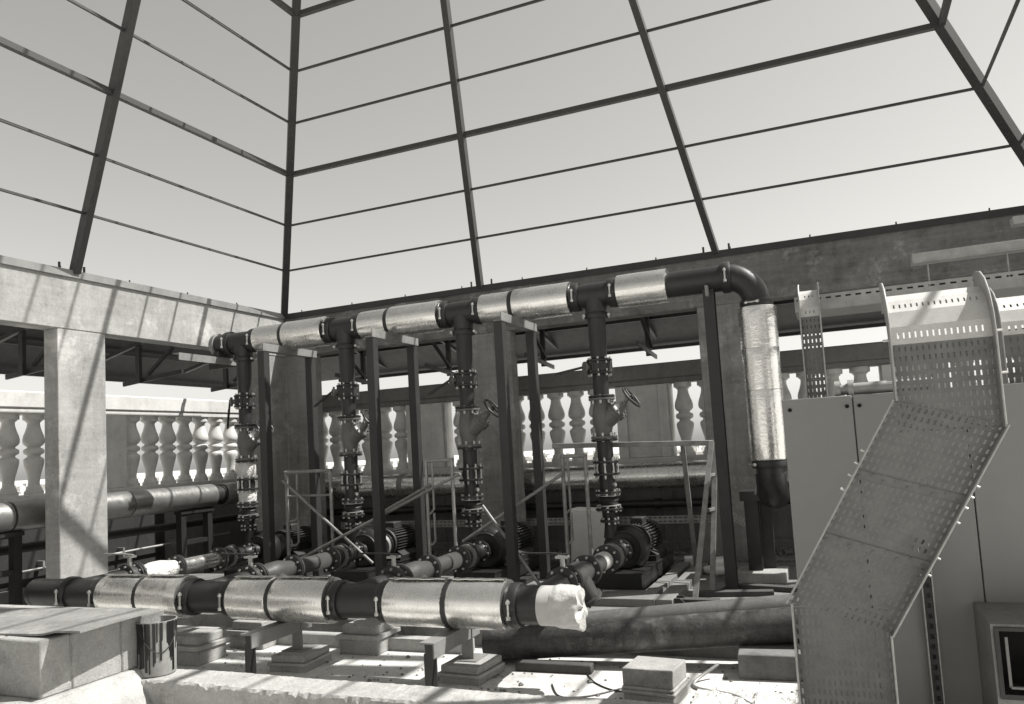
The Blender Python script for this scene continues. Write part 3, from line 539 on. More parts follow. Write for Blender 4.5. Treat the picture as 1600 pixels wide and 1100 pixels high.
# ------------------------------------------------------------------ lower header
SY, SZ = 5.4, -1.155
sh = thing('suction_header', 'thick foil-wrapped lower pipe with a plastic-wrapped open end', 'pipe', (-4.5, SY, SZ))
g = MB(); g.cyl((-7.42, SY, SZ), (-1.95, SY, SZ), RB, n=36); build(g, 'pipe', 'paint_black', sh)
g = MB(); g.lathe([(-.10, .05), (-.09, .10), (-.05, RB), (0, RB + .003)], (-7.42, SY, SZ), (1, 0, 0), 30); build(g, 'end_cap', 'paint_black', sh)
for xx in (-6.97, -6.53, -5.42, -4.97, -3.86, -3.41, -2.30): coupling(sh, (xx, SY, SZ), (1, 0, 0), RB, .045)
for k, (a, b, c_) in enumerate(((-6.47, -5.48, -5.97), (-4.92, -3.92, -4.48), (-3.36, -2.36, -2.83))):
    insul(sh, a, c_ - .022, SY, SZ, RI + .002, 'foil', 50 + k); insul(sh, c_ + .022, b, SY, SZ, RI + .006, 'foil', 60 + k)
    g = MB(); g.pipe((c_ - .026, SY, SZ), (c_ + .026, SY, SZ), RI, RI - .03, 32); build(g, 'clamp_band', 'steel_dark', sh)
    for s_, e_ in ((a, c_ - .022), (c_ + .022, b)):
        g = MB(); rr = random.Random(k); ang = rad(98)
        g.sweep([(s_ + .01 + (e_ - s_ - .02) * q / 8, SY + (RI + .008) * cos(ang) + rr.uniform(-.004, .004), SZ + (RI + .009) * sin(ang) + rr.uniform(0, .006)) for q in range(9)], (0, 1, 0), .07, .004); build(g, 'seam_tape', 'foil_smooth', sh, smooth=False)
for xx in PX:
    g = MB(); g.lathe([(0, .13), (.12, .12), (.19, .10), (.3, .092)], (xx, SY, SZ + .01), (0, 1, 0), 26); build(g, 'branch', 'paint_black', sh)
g = MB(); g.cyl((-2.10, SY, SZ), (-1.98, SY, SZ), RB + .006, n=30); build(g, 'tape_band', 'tape', sh)
g = MB(); nr, na = 20, 48; vs = []; rr = random.Random(8); ph = [rr.uniform(0, 6) for _ in range(8)]
for k in range(nr):
    q = k / (nr - 1); rad_ = (RB + .006 + .012 * min(1, q * 6)) * (1 if q < .8 else max(.18, 1 - ((q - .8) / .2) ** 3))
    for j in range(na):
        a_ = 2 * pi * j / na; fold = .035 * sin(5 * a_ + ph[0] + 2 * q) + .03 * abs(sin(4.5 * a_ + ph[1] - 3 * q)) + .02 * sin(11 * a_ + ph[2] + 7 * q) + rr.uniform(-.012, .012)
        rr_ = rad_ * (1 + fold * (.3 + 1.5 * q)); vs.append((-2.0 + .21 * min(q, .86) / .86 - (.03 * max(0, sin(a_ + 1.2)) * q) + .03 * sin(6 * a_ + ph[3]) * max(0, q - .55), SY + rr_ * cos(a_), SZ + rr_ * sin(a_) * (1 - .06 * q) - .012 * q))
g.add(vs, [(k * na + j, k * na + (j + 1) % na, (k + 1) * na + (j + 1) % na, (k + 1) * na + j) for k in range(nr - 1) for j in range(na)] + [tuple((nr - 1) * na + j for j in range(na))]); build(g, 'plastic_wrap', 'film_clear', sh)
# supports of the lower header
for k, xx in enumerate((-4.46, -2.83)):
    t = thing('pipe_trestle', ['welded steel trestle under the lower pipe beside the paint bucket', 'welded steel trestle under the lower pipe beside the black floor pipe'][k], 'support', (xx, SY, FL), 'steel trestles under the lower pipe')
    zt = SZ - RI - .01
    g = MB(); g.box((xx - .06, 4.96, zt - .012), (xx + .06, 5.72, zt)); g.box((xx + .048, 4.96, zt - .11), (xx + .06, 5.72, zt - .012)); build(g, 'crossbar', 'steel_grey', t, smooth=False, bevel=.002)
    g = MB(); g.box((xx - .05, 5.0, FL), (xx - .038, 5.1, zt - .09)); g.box((xx - .038, 5.0, FL), (xx + .052, 5.012, zt - .09)); g.prism([(xx - .036, 4.99, zt - .012), (xx + .06, 4.99, zt - .012), (xx + .0, 4.99, FL + .05)], (0, .005, 0)); build(g, 'leg', 'steel_dark', t, smooth=False)
    g = MB(); g.box((xx - .03, 5.56, FL + .135), (xx - .018, 5.64, zt - .012)); g.box((xx - .018, 5.56, FL + .135), (xx + .07, 5.572, zt - .012)); build(g, 'leg', 'steel_grey', t, smooth=False)
    g = MB(); g.box((xx - .10, 5.5, FL + .128), (xx + .12, 5.72, FL + .138)); build(g, 'foot_plate', 'steel_grey', t, smooth=False)
    b = thing('block_pile', ['pile of concrete block and boards under the trestle beside the paint bucket', 'pile of concrete block and boards under the trestle beside the black floor pipe'][k], 'block', (xx, 5.75, FL), 'block piles under the trestles')
    R = Matrix.Rotation(rad(4 - 9 * k), 3, 'Z')
    g = MB(); g.box((xx - .13, 5.37, FL - .002), (xx + .22, 5.78, FL + .05), R); build(g, 'block', 'block', b, bevel=.008)
    g = MB(); g.box((xx - .145, 5.36, FL + .05), (xx + .23, 5.77, FL + .072), R); build(g, 'board', 'timber', b, bevel=.004)
    g = MB(); g.box((xx - .12, 5.38, FL + .072), (xx + .21, 5.77, FL + .13), R); build(g, 'block', 'block', b, bevel=.012)
# ------------------------------------------------------------------ pipes behind the columns
bpth = thing('return_pipe', 'foil-wrapped pipe running behind the columns along both balustrades', 'pipe', (-8.6, 10.5, -.5))
g = MB(); g.cyl((-8.66, 0.5, -.44), (-8.66, 9.2, -.44), RB, n=24); g.cyl((-8.3, 10.56, -.48), (-.9, 10.56, -.48), RB, n=24); build(g, 'pipe', 'paint_black', bpth)
g = MB(); g.tube([(-8.66, 9.15, -.44), (-8.66, 9.6, -.44), (-8.62, 9.95, -.45), (-8.5, 10.3, -.47), (-8.3, 10.48, -.48), (-8.0, 10.56, -.48)], RB + .012, 26); build(g, 'elbow', 'paint_black', bpth)
for k, (a, b) in enumerate(((.6, 3.0), (3.02, 5.9), (5.93, 7.5), (7.51, 8.98))): insul(bpth, a, b, -8.66, -.44, .172, 'foil_shaded', 70 + k, 'Y')
insul(bpth, 9.2, 9.6, -8.66, -.44, .168, 'foil_shaded', 77, 'Y')
for k, (a, b) in enumerate(((-7.9, -6.3), (-6.27, -4.8), (-4.78, -3.1), (-3.05, -1.2))): insul(bpth, a, b, 10.56, -.48, .176, 'foil_smooth', 80 + k)
for xx in (-6.285, -3.075):
    g = MB(); g.pipe((xx - .04, 10.56, -.48), (xx + .04, 10.56, -.48), .186, .16, 28); build(g, 'clamp_band', 'steel_grey', bpth)
for s in (6.0, 8.9):
    t = thing('pipe_stand', 'black steel stand under the foil pipe near the square column' if s == 6.0 else 'black two-legged steel stand under the foil pipe before the lit wall', 'support', (-8.66, s, FL), 'black stands under the return pipe')
    for dy in (-.5, .0): g = MB(); g.box((-8.70, s + dy - .045, FL), (-8.6, s + dy + .045, -.66)); build(g, 'leg', 'paint_black', t, smooth=False)
    for z in (-.64, -1.05): g = MB(); g.box((-8.69, s - .455, z - .04), (-8.61, s - .045, z + .02)); build(g, 'crossbar', 'paint_black', t, smooth=False)
    g = MB(); g.box((-8.72, s - .56, -.66), (-8.58, s + .06, -.61)); build(g, 'top_bar', 'paint_black', t, smooth=False)
t = thing('drain_pipe', 'thin black pipe with couplings low along both parapet walls', 'pipe', (-8.95, 10.7, -.87))
g = MB(); g.tube([(-9.0, 1, -.84), (-9.0, 9.9, -.84), (-8.93, 10.45, -.85), (-8.5, 10.7, -.87), (0.4, 10.7, -.87)], .055, 16); build(g, 'pipe', 'paint_black', t)
for xx in (-6.6, -4.9, -3.2, -2.36): g = MB(); g.cyl((xx - .04, 10.7, -.87), (xx + .04, 10.7, -.87), .075, n=16); build(g, 'coupling', 'paint_black', t)
t = thing('conduit', 'thin pale conduit clipped low on the parapet wall behind the square column', 'conduit', (-9.5, 7, -1.2))
g = MB(); g.tube([(-9.45, 4.5, -1.22), (-9.45, 6.5, -1.18), (-9.45, 8.4, -1.14), (-9.45, 10.2, -1.13)], .018, 10); build(g, 'tube', 'galvanised', t)
for s in (5.6, 6.9, 8.1, 9.0, 9.8): g = MB(); g.box((-9.56, s, -1.20), (-9.43, s + .03, -1.08)); build(g, 'clip', 'galvanised', t, smooth=False)
# ------------------------------------------------------------------ perforated tray along the back wall
t = thing('cable_tray', 'narrow perforated tray low along the back wall bending down behind the post', 'cable tray', (-4, 10.3, -1.05))
g = MB(); g.perf((-7.3, 10.30, -1.10), (6.0, 0, 0), (0, 0, .10), 90, 2, .6, .4); build(g, 'side', 'galvanised', t, smooth=False, solid=.003)
g = MB(); g.box((-7.3, 10.30, -1.102), (-1.3, 10.5, -1.098)); build(g, 'bottom', 'galvanised', t, smooth=False)
for a, b in (((-1.3, -1.10), (-1.02, -1.25)), ((-1.02, -1.25), (-.96, -1.62)), ((-.96, -1.62), (-.82, -1.72))):
    g = MB(); dv = V((b[0] - a[0], 0, b[1] - a[1])); pn = V((-dv.z, 0, dv.x)).normalized() * .09; g.perf((a[0], 9.6, a[1] + .12), dv, pn, 8, 2, .5, .4); build(g, 'side', 'galvanised', t, smooth=False, solid=.003)
# stand under the downpipe elbow
t = thing('elbow_stand', 'black square steel stand on a block under the downpipe elbow', 'support', (-.9, 8.75, SL))
g = MB(); g.box((-1.0, 8.70, SL + .11), (-.86, 8.84, -.70)); build(g, 'post', 'pump_black', t, smooth=False)
g = MB(); g.box((-.86, 8.86, SL + .11), (-.74, 8.94, -.70)); build(g, 'post', 'steel_dark', t, smooth=False)
g = MB(); g.box((-1.03, 8.62, -.70), (-.45, 9.0, -.60)); build(g, 'head_plate', 'pump_black', t, smooth=False)
g = MB(); g.box((-1.13, 8.55, SL - .002), (-.62, 9.0, SL + .11)); build(g, 'packing_block', 'block', t, bevel=.01)
# ------------------------------------------------------------------ scaffold frames, plank, trestle ladder
def scaffold(x0, x1, y, z1, label, white=False):
    t = thing('scaffold', label, 'scaffold', ((x0 + x1) / 2, y, SL), 'scaffold frames among the pumps'); m = 'galvanised' if white else 'scaffold'
    for x in (x0, x1):
        g = MB(); g.cyl((x, y, SL), (x, y, z1), .022, n=12); build(g, 'upright', m, t)
    g = MB(); g.cyl((x0 - .02, y, z1), (x1 + .02, y, z1), .022, n=12); build(g, 'top_bar', m, t)
    xi = x0 + (x1 - x0) * .24; g = MB(); g.tube([(x0, y, z1 - .62), (xi - .04, y, z1 - .60), (xi, y, z1 - .56), (xi, y, z1 - .02)], .014, 8); g.tube([(x0, y, SL + .5), (xi - .04, y, SL + .5), (xi, y, SL + .54), (xi, y, z1 - .6)], .014, 8); build(g, 'ladder_rail', m, t)
    for z in (z1 - .3,): g = MB(); g.cyl((x0, y, z), (x1, y, z), .014, n=8); build(g, 'rung', m, t)
scaffold(-6.47, -5.80, 8.0, -.14, 'rusty scaffold frame in front of the corner column')
scaffold(-4.46, -4.12, 8.0, -.09, 'pale scaffold frame beside the third riser', True)
scaffold(-2.78, -2.52, 8.0, -.12, 'narrow scaffold frame under the plank by the fourth riser')
def brace(p, q, label):
    g = MB(); g.cyl(p, q, .018, n=10); build(g, 'cross_brace', 'scaffold', label=label, cat='brace', group='diagonal scaffold braces')
brace((-6.50, 7.96, -.24), (-5.2, 7.94, -1.26), 'rusty diagonal brace falling from the corner column scaffold')
brace((-3.97, 7.90, -.25), (-6.25, 7.86, -1.22), 'long rusty diagonal brace crossing before the second and third risers')
brace((-2.76, 7.95, -.3), (-3.98, 7.90, -1.01), 'rusty diagonal brace rising towards the plank')
brace((-3.69, 7.85, -.61), (-3.0, 7.80, -1.52), 'pale diagonal brace ending beside the last pump')
brace((-4.40, 7.98, -.36), (-5.06, 7.97, -.67), 'short rusty diagonal brace beside the pale scaffold frame')
g = MB(); g.box((-3.05, 8.45, -.06), (-1.27, 8.75, -.005), Matrix.Rotation(rad(2), 3, 'Y')); build(g, 'scaffold_plank', 'scaffold', label='long metal plank resting on the scaffold beside the trestle ladder', cat='plank', bevel=.004)
t = thing('trestle_ladder', 'rusty folding trestle ladder leaning under the plank end', 'ladder', (-1.35, 8.3, SL))
for a, b in (((-1.25, 8.45, -.05), (-1.40, 7.62, SL)), ((-1.25, 8.72, -.05), (-1.3, 8.05, SL)), ((-1.25, 8.78, -.05), (-1.28, 9.3, SL)), ((-1.62, 8.78, -.05), (-1.66, 9.3, SL))):
    g = MB(); g.bar(a, b, .05, .03, (1, 0, 0)); build(g, 'leg', 'scaffold', t, smooth=False)
for z in (.35, .7): g = MB(); g.bar((-1.25 - .15 * z / 1.5, 8.45 - .83 * z / 1.5, -.05 - z), (-1.26, 8.72 - .6 * z / 1.5, -.05 - z), .03, .02); build(g, 'rung', 'scaffold', t, smooth=False)
# loose things near the pumps
g = MB(); g.box((-3.3, 9.62, SL), (-2.8, 9.9, SL + .72), Matrix.Rotation(rad(3), 3, 'Y')); build(g, 'insulation_board', 'white_box', label='pale upright board leaning behind the plank by the back wall', cat='board', bevel=.02)
g = MB(); g.prism([(-1.72, 9.5, SL), (-1.46, 9.5, SL), (-1.48, 9.5, SL + .52), (-1.56, 9.5, SL + .55)], (0, .03, 0)); build(g, 'cardboard_sheet', 'plywood', label='torn pale sheet propped behind the last pump motor', cat='sheet', smooth=False)
for k, (x, y, w, d, h, lb) in enumerate(((-1.75, 9.75, .26, .22, .1, 'small white block on the gravel edge behind the last pump'), (-1.42, 9.6, .3, .25, .11, 'upper white sack on the slab behind the trestle ladder'), (-1.38, 9.15, .3, .25, .09, 'lower white sack on the slab between the ladder legs'))):
    g = MB(); g.box((x - w / 2, y - d / 2, SL - .002), (x + w / 2, y + d / 2, SL + h), Matrix.Rotation(rad(12 + 20 * k), 3, 'Z')); build(g, 'sack' if k else 'white_block', 'white_box', label=lb, cat='sack' if k else 'block', bevel=.035 if k else .012)
for k, (x, y) in enumerate(((-1.05, 7.9), (-1.5, 7.5), (-.7, 8.2))):
    g = MB(); g.box((x - .4, y - .06, SL - .002), (x + .35, y + .05, SL + .05), Matrix.Rotation(rad(10 - 12 * k), 3, 'Z')); build(g, 'timber_offcut', 'timber_dark', label=['dark timber offcut at the foot of the single post', 'dark timber offcut beside the trestle ladder foot', 'dark timber offcut before the elbow stand'][k], cat='timber', bevel=.004)
# ------------------------------------------------------------------ floor pipe, blocks and debris
t = thing('floor_pipe', 'thick rust-stained black pipe lying on the floor', 'pipe', (-1.5, 5.8, FL))
a, b = V((-2.84, 5.98, FL + .135)), V((0.3, 6.36, FL + .37)); d = (b - a).normalized(); ln = (b - a).length
g = MB(); g.lathe([(0, .106), (0, .126), (.006, .130), (ln, .130), (ln, .106)], a, d, 36, closed=True); build(g, 'tube', 'rust_pipe', t)
g = MB(); g.lathe([(0.05, .001), (0.05, .107)], a, d, 24, caps=False); build(g, 'end_disc', 'void', t)
a, b = V((-2.6, 6.35, FL + .18)), V((0.5, 6.72, FL + .44)); g = MB(); g.cyl(a, b, .115, n=30); build(g, 'floor_pipe', 'worn_pipe', label='second dark pipe lying behind the rust-stained floor pipe', cat='pipe')
def blk(nm, x, y, w, d, h, m, lab, rz=0, cat='block', z=FL, bev=.01, group=None):
    g = MB(); g.box((x - w / 2, y - d / 2, z - .002), (x + w / 2, y + d / 2, z + h), Matrix.Rotation(rad(rz), 3, 'Z')); return build(g, nm, m, label=lab, cat=cat, bevel=bev, group=group)
blk('timber_beam', -2.2, 5.83, .62, .09, .07, 'timber_dark', 'short dark timber on the pale floor under the rust-stained pipe', 2, 'timber')
t = thing('block_pile', 'pale concrete block on two boards standing free before the rust-stained pipe', 'block', (-1.3, 5.35, FL))
R = Matrix.Rotation(rad(-6), 3, 'Z')
for z0, z1, m, nm, e in ((0, .07, 'block', 'block', 0), (.07, .095, 'timber', 'board', .012), (.095, .12, 'timber', 'board', .006), (.12, .235, 'block', 'block', .0)):
    g = MB(); g.box((-1.47 - e, 5.20 - e, FL + z0 - .001), (-1.12 + e, 5.52 + e, FL + z1), R, (-1.3, 5.35, FL)); build(g, nm, m, t, bevel=.01)
for k, (x, y) in enumerate(((-5.55, 5.5), (-4.1, 6.12), (-5.35, 6.1))):
    t = thing('block_pile', ['concrete block and board behind the paint bucket', 'concrete block and board under the lower pipe before the slab edge', 'dark block stack behind the trestle beside the paint bucket'][k], 'block', (x, y, FL))
    g = MB(); g.box((x - .2, y - .15, FL - .002), (x + .2, y + .2, FL + .13)); build(g, 'block', 'block', t, bevel=.01)
    g = MB(); g.box((x - .22, y - .17, FL + .13), (x + .22, y + .22, FL + .17)); build(g, 'board', 'timber', t, bevel=.005)
    g = MB(); g.box((x - .18, y - .13, FL + .17), (x + .18, y + .18, FL + .25)); build(g, 'block', 'block', t, bevel=.01)
blk('slab_piece', -.55, 6.13, .55, .42, .175, 'slab', 'rough concrete slab piece under the rust-stained pipe beside the cable tray', 4)
for k, (x0, x1) in enumerate(((-7.6, -5.9), (-5.85, -4.3), (-4.25, -3.1))):
    blk('timber_beam', (x0 + x1) / 2, 6.22, x1 - x0, .12, .11, 'timber', ['long pale timber at the slab edge behind the paint bucket', 'long pale timber at the slab edge behind the steel trestle', 'long pale timber at the slab edge behind the thick lower pipe'][k], .6 * (k - 1), 'timber', bev=.006)
r = random.Random(2); g = MB()
for i in range(420):
    x, y = r.uniform(-6, -.3), r.uniform(4.7, 6.2); s = r.uniform(.004, .015) * (1 if r.random() < .85 else 2)
    g.add([(x + s * p[0], y + s * p[1], FL + s * (p[2] * .7 + .3)) for p in ((1, 0, 0), (-1, .2, 0), (.1, 1, 0), (0, -1, 0), (0, 0, 1), (0, 0, -1))], [(0, 2, 4), (2, 1, 4), (1, 3, 4), (3, 0, 4), (2, 0, 5), (1, 2, 5), (3, 1, 5), (0, 3, 5)])
build(g, 'debris', 'slab', smooth=False, kind='stuff', label='scattered stones and mortar crumbs on the pale floor', cat='debris')
def cord(pts, r_, m, lab):
    P = [V(p) for p in pts]; path = []
    for i in range(len(P) - 1):
        p0, p1, p2, p3 = P[max(i - 1, 0)], P[i], P[i + 1], P[min(i + 2, len(P) - 1)]
        for k in range(6):
            s = k / 6; path.append(.5 * ((2 * p1) + (p2 - p0) * s + (2 * p0 - 5 * p1 + 4 * p2 - p3) * s * s + (3 * p1 - p0 - 3 * p2 + p3) * s ** 3))
    path.append(P[-1]); g = MB(); g.tube(path, r_, 8); build(g, 'cord', m, label=lab, cat='cord')
cord([(-1.95, 5.85, FL + .006), (-1.8, 5.6, FL + .006), (-1.6, 5.45, FL + .006), (-1.45, 5.5, FL + .006), (-1.5, 5.6, FL + .006), (-1.75, 5.3, FL + .006), (-1.95, 5.25, FL + .006), (-2.1, 5.5, FL + .006)], .006, 'steel_dark', 'thin dark wire looping beside the short dark timber')
cord([(-.95, 5.9, FL + .1), (-1.1, 5.75, FL + .012), (-1.05, 5.6, FL + .012), (-.8, 5.5, FL + .012), (-.6, 5.3, FL + .012), (-.35, 5.5, FL + .012)], .012, 'galvanised', 'pale hose curling over the floor before the slab piece')
# crumpled plastic sheet on the floor
r = random.Random(9); g = MB(); nx, ny = 26, 16; vs = []
for j in range(ny):
    for i in range(nx): vs.append((-1.05 + .85 * i / (nx - 1) + r.uniform(-.01, .01), 4.85 + .75 * j / (ny - 1) + r.uniform(-.01, .01), FL + .008 + abs(r.gauss(0, .014)) * (0.3 if i in (0, nx - 1) or j in (0, ny - 1) else 1)))
g.add(vs, [(j * nx + i, j * nx + i + 1, (j + 1) * nx + i + 1, (j + 1) * nx + i) for j in range(ny - 1) for i in range(nx - 1)])
build(g, 'plastic_sheet', 'film_white', label='crumpled white plastic sheet on the floor before the cable tray', cat='sheet', smooth=False, solid=.002)
# ------------------------------------------------------------------ block wall, board, bucket
bw_ = thing('block_wall', 'low wall of pale concrete blocks under the plywood board', 'wall', (-6.3, 4.1, FL))
g = MB(); g.box((-8.0, 3.40, FL - .02), (-4.9, 4.62, -1.46)); build(g, 'footing', 'mortar', bw_, bevel=.02)
for k, (a, b) in enumerate(((-8.0, -7.02), (-7.0, -6.02), (-6.0, -5.4), (-5.39, -4.952))):
    g = MB(); g.box((a, 3.6, -1.462), (b, 3.82, -1.085)); build(g, 'block', 'block', bw_, bevel=.014)
for k, (a, b) in enumerate(((3.83, 4.22), (4.23, 4.62))):
    g = MB(); g.box((-5.2, a, -1.462), (-4.95, b, -1.088)); build(g, 'block', 'block', bw_, bevel=.012)
for k, (a, b) in enumerate(((-8.0, -7.02), (-7.0, -6.02), (-6.0, -5.21))):
    g = MB(); g.box((a, 4.36, -1.462), (b, 4.6, -1.09)); build(g, 'block', 'block', bw_, bevel=.012)
g = MB(); g.prism([(-4.90, 3.44, FL), (-4.90, 3.44, -1.48), (-4.72, 3.44, FL)], (0, 1.15, 0)); build(g, 'mortar_fillet', 'mortar', bw_)
g = MB(); g.box((-7.9, 3.612, -1.455), (-4.962, 3.81, -1.1)); g.box((-5.19, 3.81, -1.455), (-4.962, 4.61, -1.1)); build(g, 'joint_mortar', 'block', bw_, smooth=False)
g = MB(); g.box((-5.62, 3.45, -1.55), (-5.35, 3.598, -1.40)); build(g, 'mortar_patch', 'mortar', bw_, bevel=.04)
g = MB(); g.pipe((-5.72, 3.25, -1.30), (-5.72, 3.7, -1.30), .06, .05, 20); build(g, 'pipe_stub', 'steel_grey', bw_)
g = MB(); nx = 30; vs = []; rr = random.Random(4)
for j in range(8):
    for i in range(nx):
        u, w = i / (nx - 1), j / 7; x = -8.2 + 3.52 * u; y = 3.68 + .74 * w + (.0 if j else rr.uniform(-.004, .004)); vs.append((x - .10 * w, y, -1.066 + .018 * sin(u * 7 + w) + .012 * w * (1 - u) + (.02 * (1 - w) if u > .9 else 0)))
g.add(vs, [(j * nx + i, j * nx + i + 1, (j + 1) * nx + i + 1, (j + 1) * nx + i) for j in range(7) for i in range(nx - 1)])
build(g, 'plywood_board', 'plywood', label='thin warped plywood board lying on the block wall', cat='board', solid=.014, smooth=False)
bk = thing('paint_bucket', 'round metal bucket streaked with black paint on the kerb', 'bucket', (-4.87, 4.47, -1.525))
bc = V((-4.87, 4.47, -1.527)); g = MB(); g.lathe([(0, .125), (.004, .132), (.02, .134), (.26, .137), (.375, .14), (.385, .146), (.395, .146), (.395, .138), (.03, .128), (.03, .01)], bc, (0, 0, 1), 40, caps=False); g.lathe([(0, .001), (0, .125)], bc, (0, 0, 1), 40, caps=False); build(g, 'body', 'bucket_metal', bk)
g = MB(); g.lathe([(.06, .001), (.06, .127)], bc, (0, 0, 1), 30, caps=False); build(g, 'paint', 'paint_drip', bk)
rr = random.Random(6)
for k in range(60):
    a = rr.uniform(pi, 2.6 * pi) if k > 8 else rr.uniform(1.15 * pi, 1.6 * pi); l = rr.uniform(.1, .37); w = rr.uniform(.006, .018) * (2.2 if k % 7 == 0 else 1)
    d = V((cos(a), sin(a), 0)); p = bc + d * .1395; g = MB(); g.sweep([p + V((0, 0, .39)) + d * .004, p + V((0, 0, .3)) - d * .001, p + V((0, 0, .39 - l)) - d * .003], V((-d.y, d.x, 0)), w, .006); build(g, 'paint_run', 'paint_drip', bk)
g = MB(); g.tube([bc + V((.142 * cos(a), .142 * sin(a), .33 - .16 * sin(q * pi))) * 1.0 for q, a in [(k / 14, -.7 + 1.1 * k / 14 * 2.0 - 1.0) for k in range(15)]], .004, 6); build(g, 'handle', 'steel_dark', bk)
# ------------------------------------------------------------------ cabinet
cb = thing('metal_cabinet', 'large grey sheet metal cabinet behind the wide perforated tray', 'cabinet', (1, 5, FL))
CY = 4.7
for a, b in ((-.285, .083), (.089, .62), (.626, 2.0)):
    g = MB(); g.box((a, CY, FL + .1), (b, CY + .03, .185)); build(g, 'panel', 'cabinet_paint', cb, bevel=.004)
g = MB(); g.box((-.28, CY + .031, FL + .1), (1.995, CY + .5, .18)); build(g, 'carcass', 'cabinet_paint', cb, bevel=.004)
g = MB(); g.box((-.27, CY + .02, FL - .002), (1.99, CY + .49, FL + .1)); build(g, 'plinth', 'steel_dark', cb, smooth=False)
for x, z in ((-.245, .125), (.055, .125), (.118, .125)):
    g = MB(); g.cyl((x, CY - .006, z), (x, CY + .01, z), .011, n=12); build(g, 'screw_cap', 'void', cb)
t = thing('flanged_fitting', 'short pale pipe with a flanged fitting on top of the cabinet', 'fitting', (.1, 4.85, .18))
g = MB(); g.cyl((.06, 4.86, .225), (.5, 4.86, .225), .035, n=14); build(g, 'pipe', 'galvanised', t)
g = MB(); g.cyl((.07, 4.86, .225), (.10, 4.86, .225), .055, n=14); g.cyl((-.0, 4.86, .225), (.03, 4.86, .225), .052, n=14); g.cyl((0, 4.86, .225), (.1, 4.86, .225), .03, n=12); build(g, 'flange', 'galvanised', t)
# duct opening box low on the cabinet
db = thing('duct_opening', 'sheet metal duct box with a black square opening on the cabinet', 'duct', (.85, 4.5, -1.2))
xa, xb, za, zb = .565, 1.15, -1.25, -.93
g = MB(); g.box((xa, 4.2, -1.66), (xa + .012, CY - .002, zb)); g.box((xa + .012, 4.2, zb - .012), (xb, CY - .002, zb)); g.box((xb, 4.2, -1.66), (xb + .012, CY - .002, zb)); g.box((xa + .012, 4.2, -1.66), (xb, CY - .002, -1.648)); g.box((xa + .012, 4.2, -1.648), (xb, 4.212, za - .012)); build(g, 'duct', 'sheet_metal', db, smooth=False)
g = MB()
for a, b in (((xa + .012, 4.185, zb - .028), (xb - .0, 4.2, zb - .012)), ((xa + .012, 4.185, za - .012), (xb, 4.2, za + .01)), ((xa + .012, 4.185, za + .01), (xa + .03, 4.2, zb - .028)), ((xb - .02, 4.185, za + .01), (xb, 4.2, zb - .028))): g.box(a, b)
build(g, 'frame', 'steel_dark', db, smooth=False)
g = MB(); g.box((xa + .014, 4.42, za), (xb - .004, 4.43, zb - .014)); build(g, 'dark_interior', 'void', db, smooth=False)
g = MB(); g.bar((xa + .06, 4.215, za + .035), (xb - .05, 4.215, za + .03), .01, .02); g.bar((xa + .06, 4.215, za + .035), (xa + .06, 4.215, zb - .06), .012, .01, (1, 0, 0)); build(g, 'inner_lip', 'steel_grey', db, smooth=False)
# ------------------------------------------------------------------ perforated cable trays
def flange_strip(t, pts, n_out, h, m='galvanised', th=.004, back=.0):
    """thin strip standing off a path by h along n_out"""
    P = [V(p) for p in pts]; N_ = [V(q) for q in n_out]; g = MB(); vs = []; fs = []
    for p, q in zip(P, N_): vs += [p - q * back, p + q * h]
    for i in range(len(P) - 1): fs.append((2 * i, 2 * i + 2, 2 * i + 3, 2 * i + 1))
    g.add(vs, fs); return build(g, 'side_flange', m, t, smooth=False, solid=th)
def drop_tray(x0, x1, Y, zt, zbot, yback, label, nu, rb, hf, zlow=None):
    t = thing('cable_tray', label, 'cable tray', ((x0 + x1) / 2, Y, zbot)); w = x1 - x0
    zs = zt - rb; H = zs - zbot; pitch = w / nu
    g = MB(); g.perf((x0, Y, zbot), (w, 0, 0), (0, 0, H), nu, max(2, round(H / (pitch * 1.9))), .28, .5); build(g, 'panel', 'galvanised_dull', t, smooth=False, solid=.002)
    A = [pi / 2 * k / 5 for k in range(6)]; arc = [(Y + rb - rb * cos(a), zs + rb * sin(a)) for a in A]
    for k in range(5):
        (ya, z_a), (yb, z_b) = arc[k], arc[k + 1]; g = MB()
        if k in (0, 2, 4): g.perf((x0, ya, z_a), (w, 0, 0), (0, yb - ya, z_b - z_a), nu, 1, .3, .34, skip=lambda i, j: i in (0, nu - 1))
        else: g.add([(x0, ya, z_a), (x1, ya, z_a), (x1, yb, z_b), (x0, yb, z_b)], [(0, 1, 2, 3)])
        build(g, 'bend_facet', 'galvanised_sunlit', t, smooth=False, solid=.002)
    g = MB(); g.add([(x0, arc[-1][0], zt), (x1, arc[-1][0], zt), (x1, yback, zt), (x0, yback, zt)], [(0, 1, 2, 3)]); build(g, 'back_panel', 'galvanised', t, smooth=False, solid=.002)
    for x in (x0, x1):
        path = [(x, Y, zlow if (zlow is not None and x == x0) else zbot)] + [(x, a, b) for a, b in arc] + [(x, yback, zt)]
        nn = [(0, -1, 0)] + [(0, -cos(a), sin(a)) for a in A] + [(0, 0, 1)]; flange_strip(t, path, nn, hf, back=hf * 1.1)
        rim = MB(); rim.tube([V(p) + V(q) * hf for p, q in zip(path, nn)], .005, 6); build(rim, 'rim', 'galvanised', t)
    return t
TY = 3.85
tr = drop_tray(.245, .645, TY, .62, -.03, 4.18, 'wide perforated tray bending over the cabinet and slanting down to the floor', 17, .26, .065, .11)
P1, P2 = V((.232, TY - .005, .115)), V((.655, TY - .005, -.02)); dv = V((-.515, 0, -.885))
g = MB(); g.perf(P1, P2 - P1, dv, 17, 27, .34, .55, skip=lambda i, j: j in (9, 17)); build(g, 'panel', 'galvanised_dull', tr, smooth=False, solid=.002, label='slanting perforated panel')
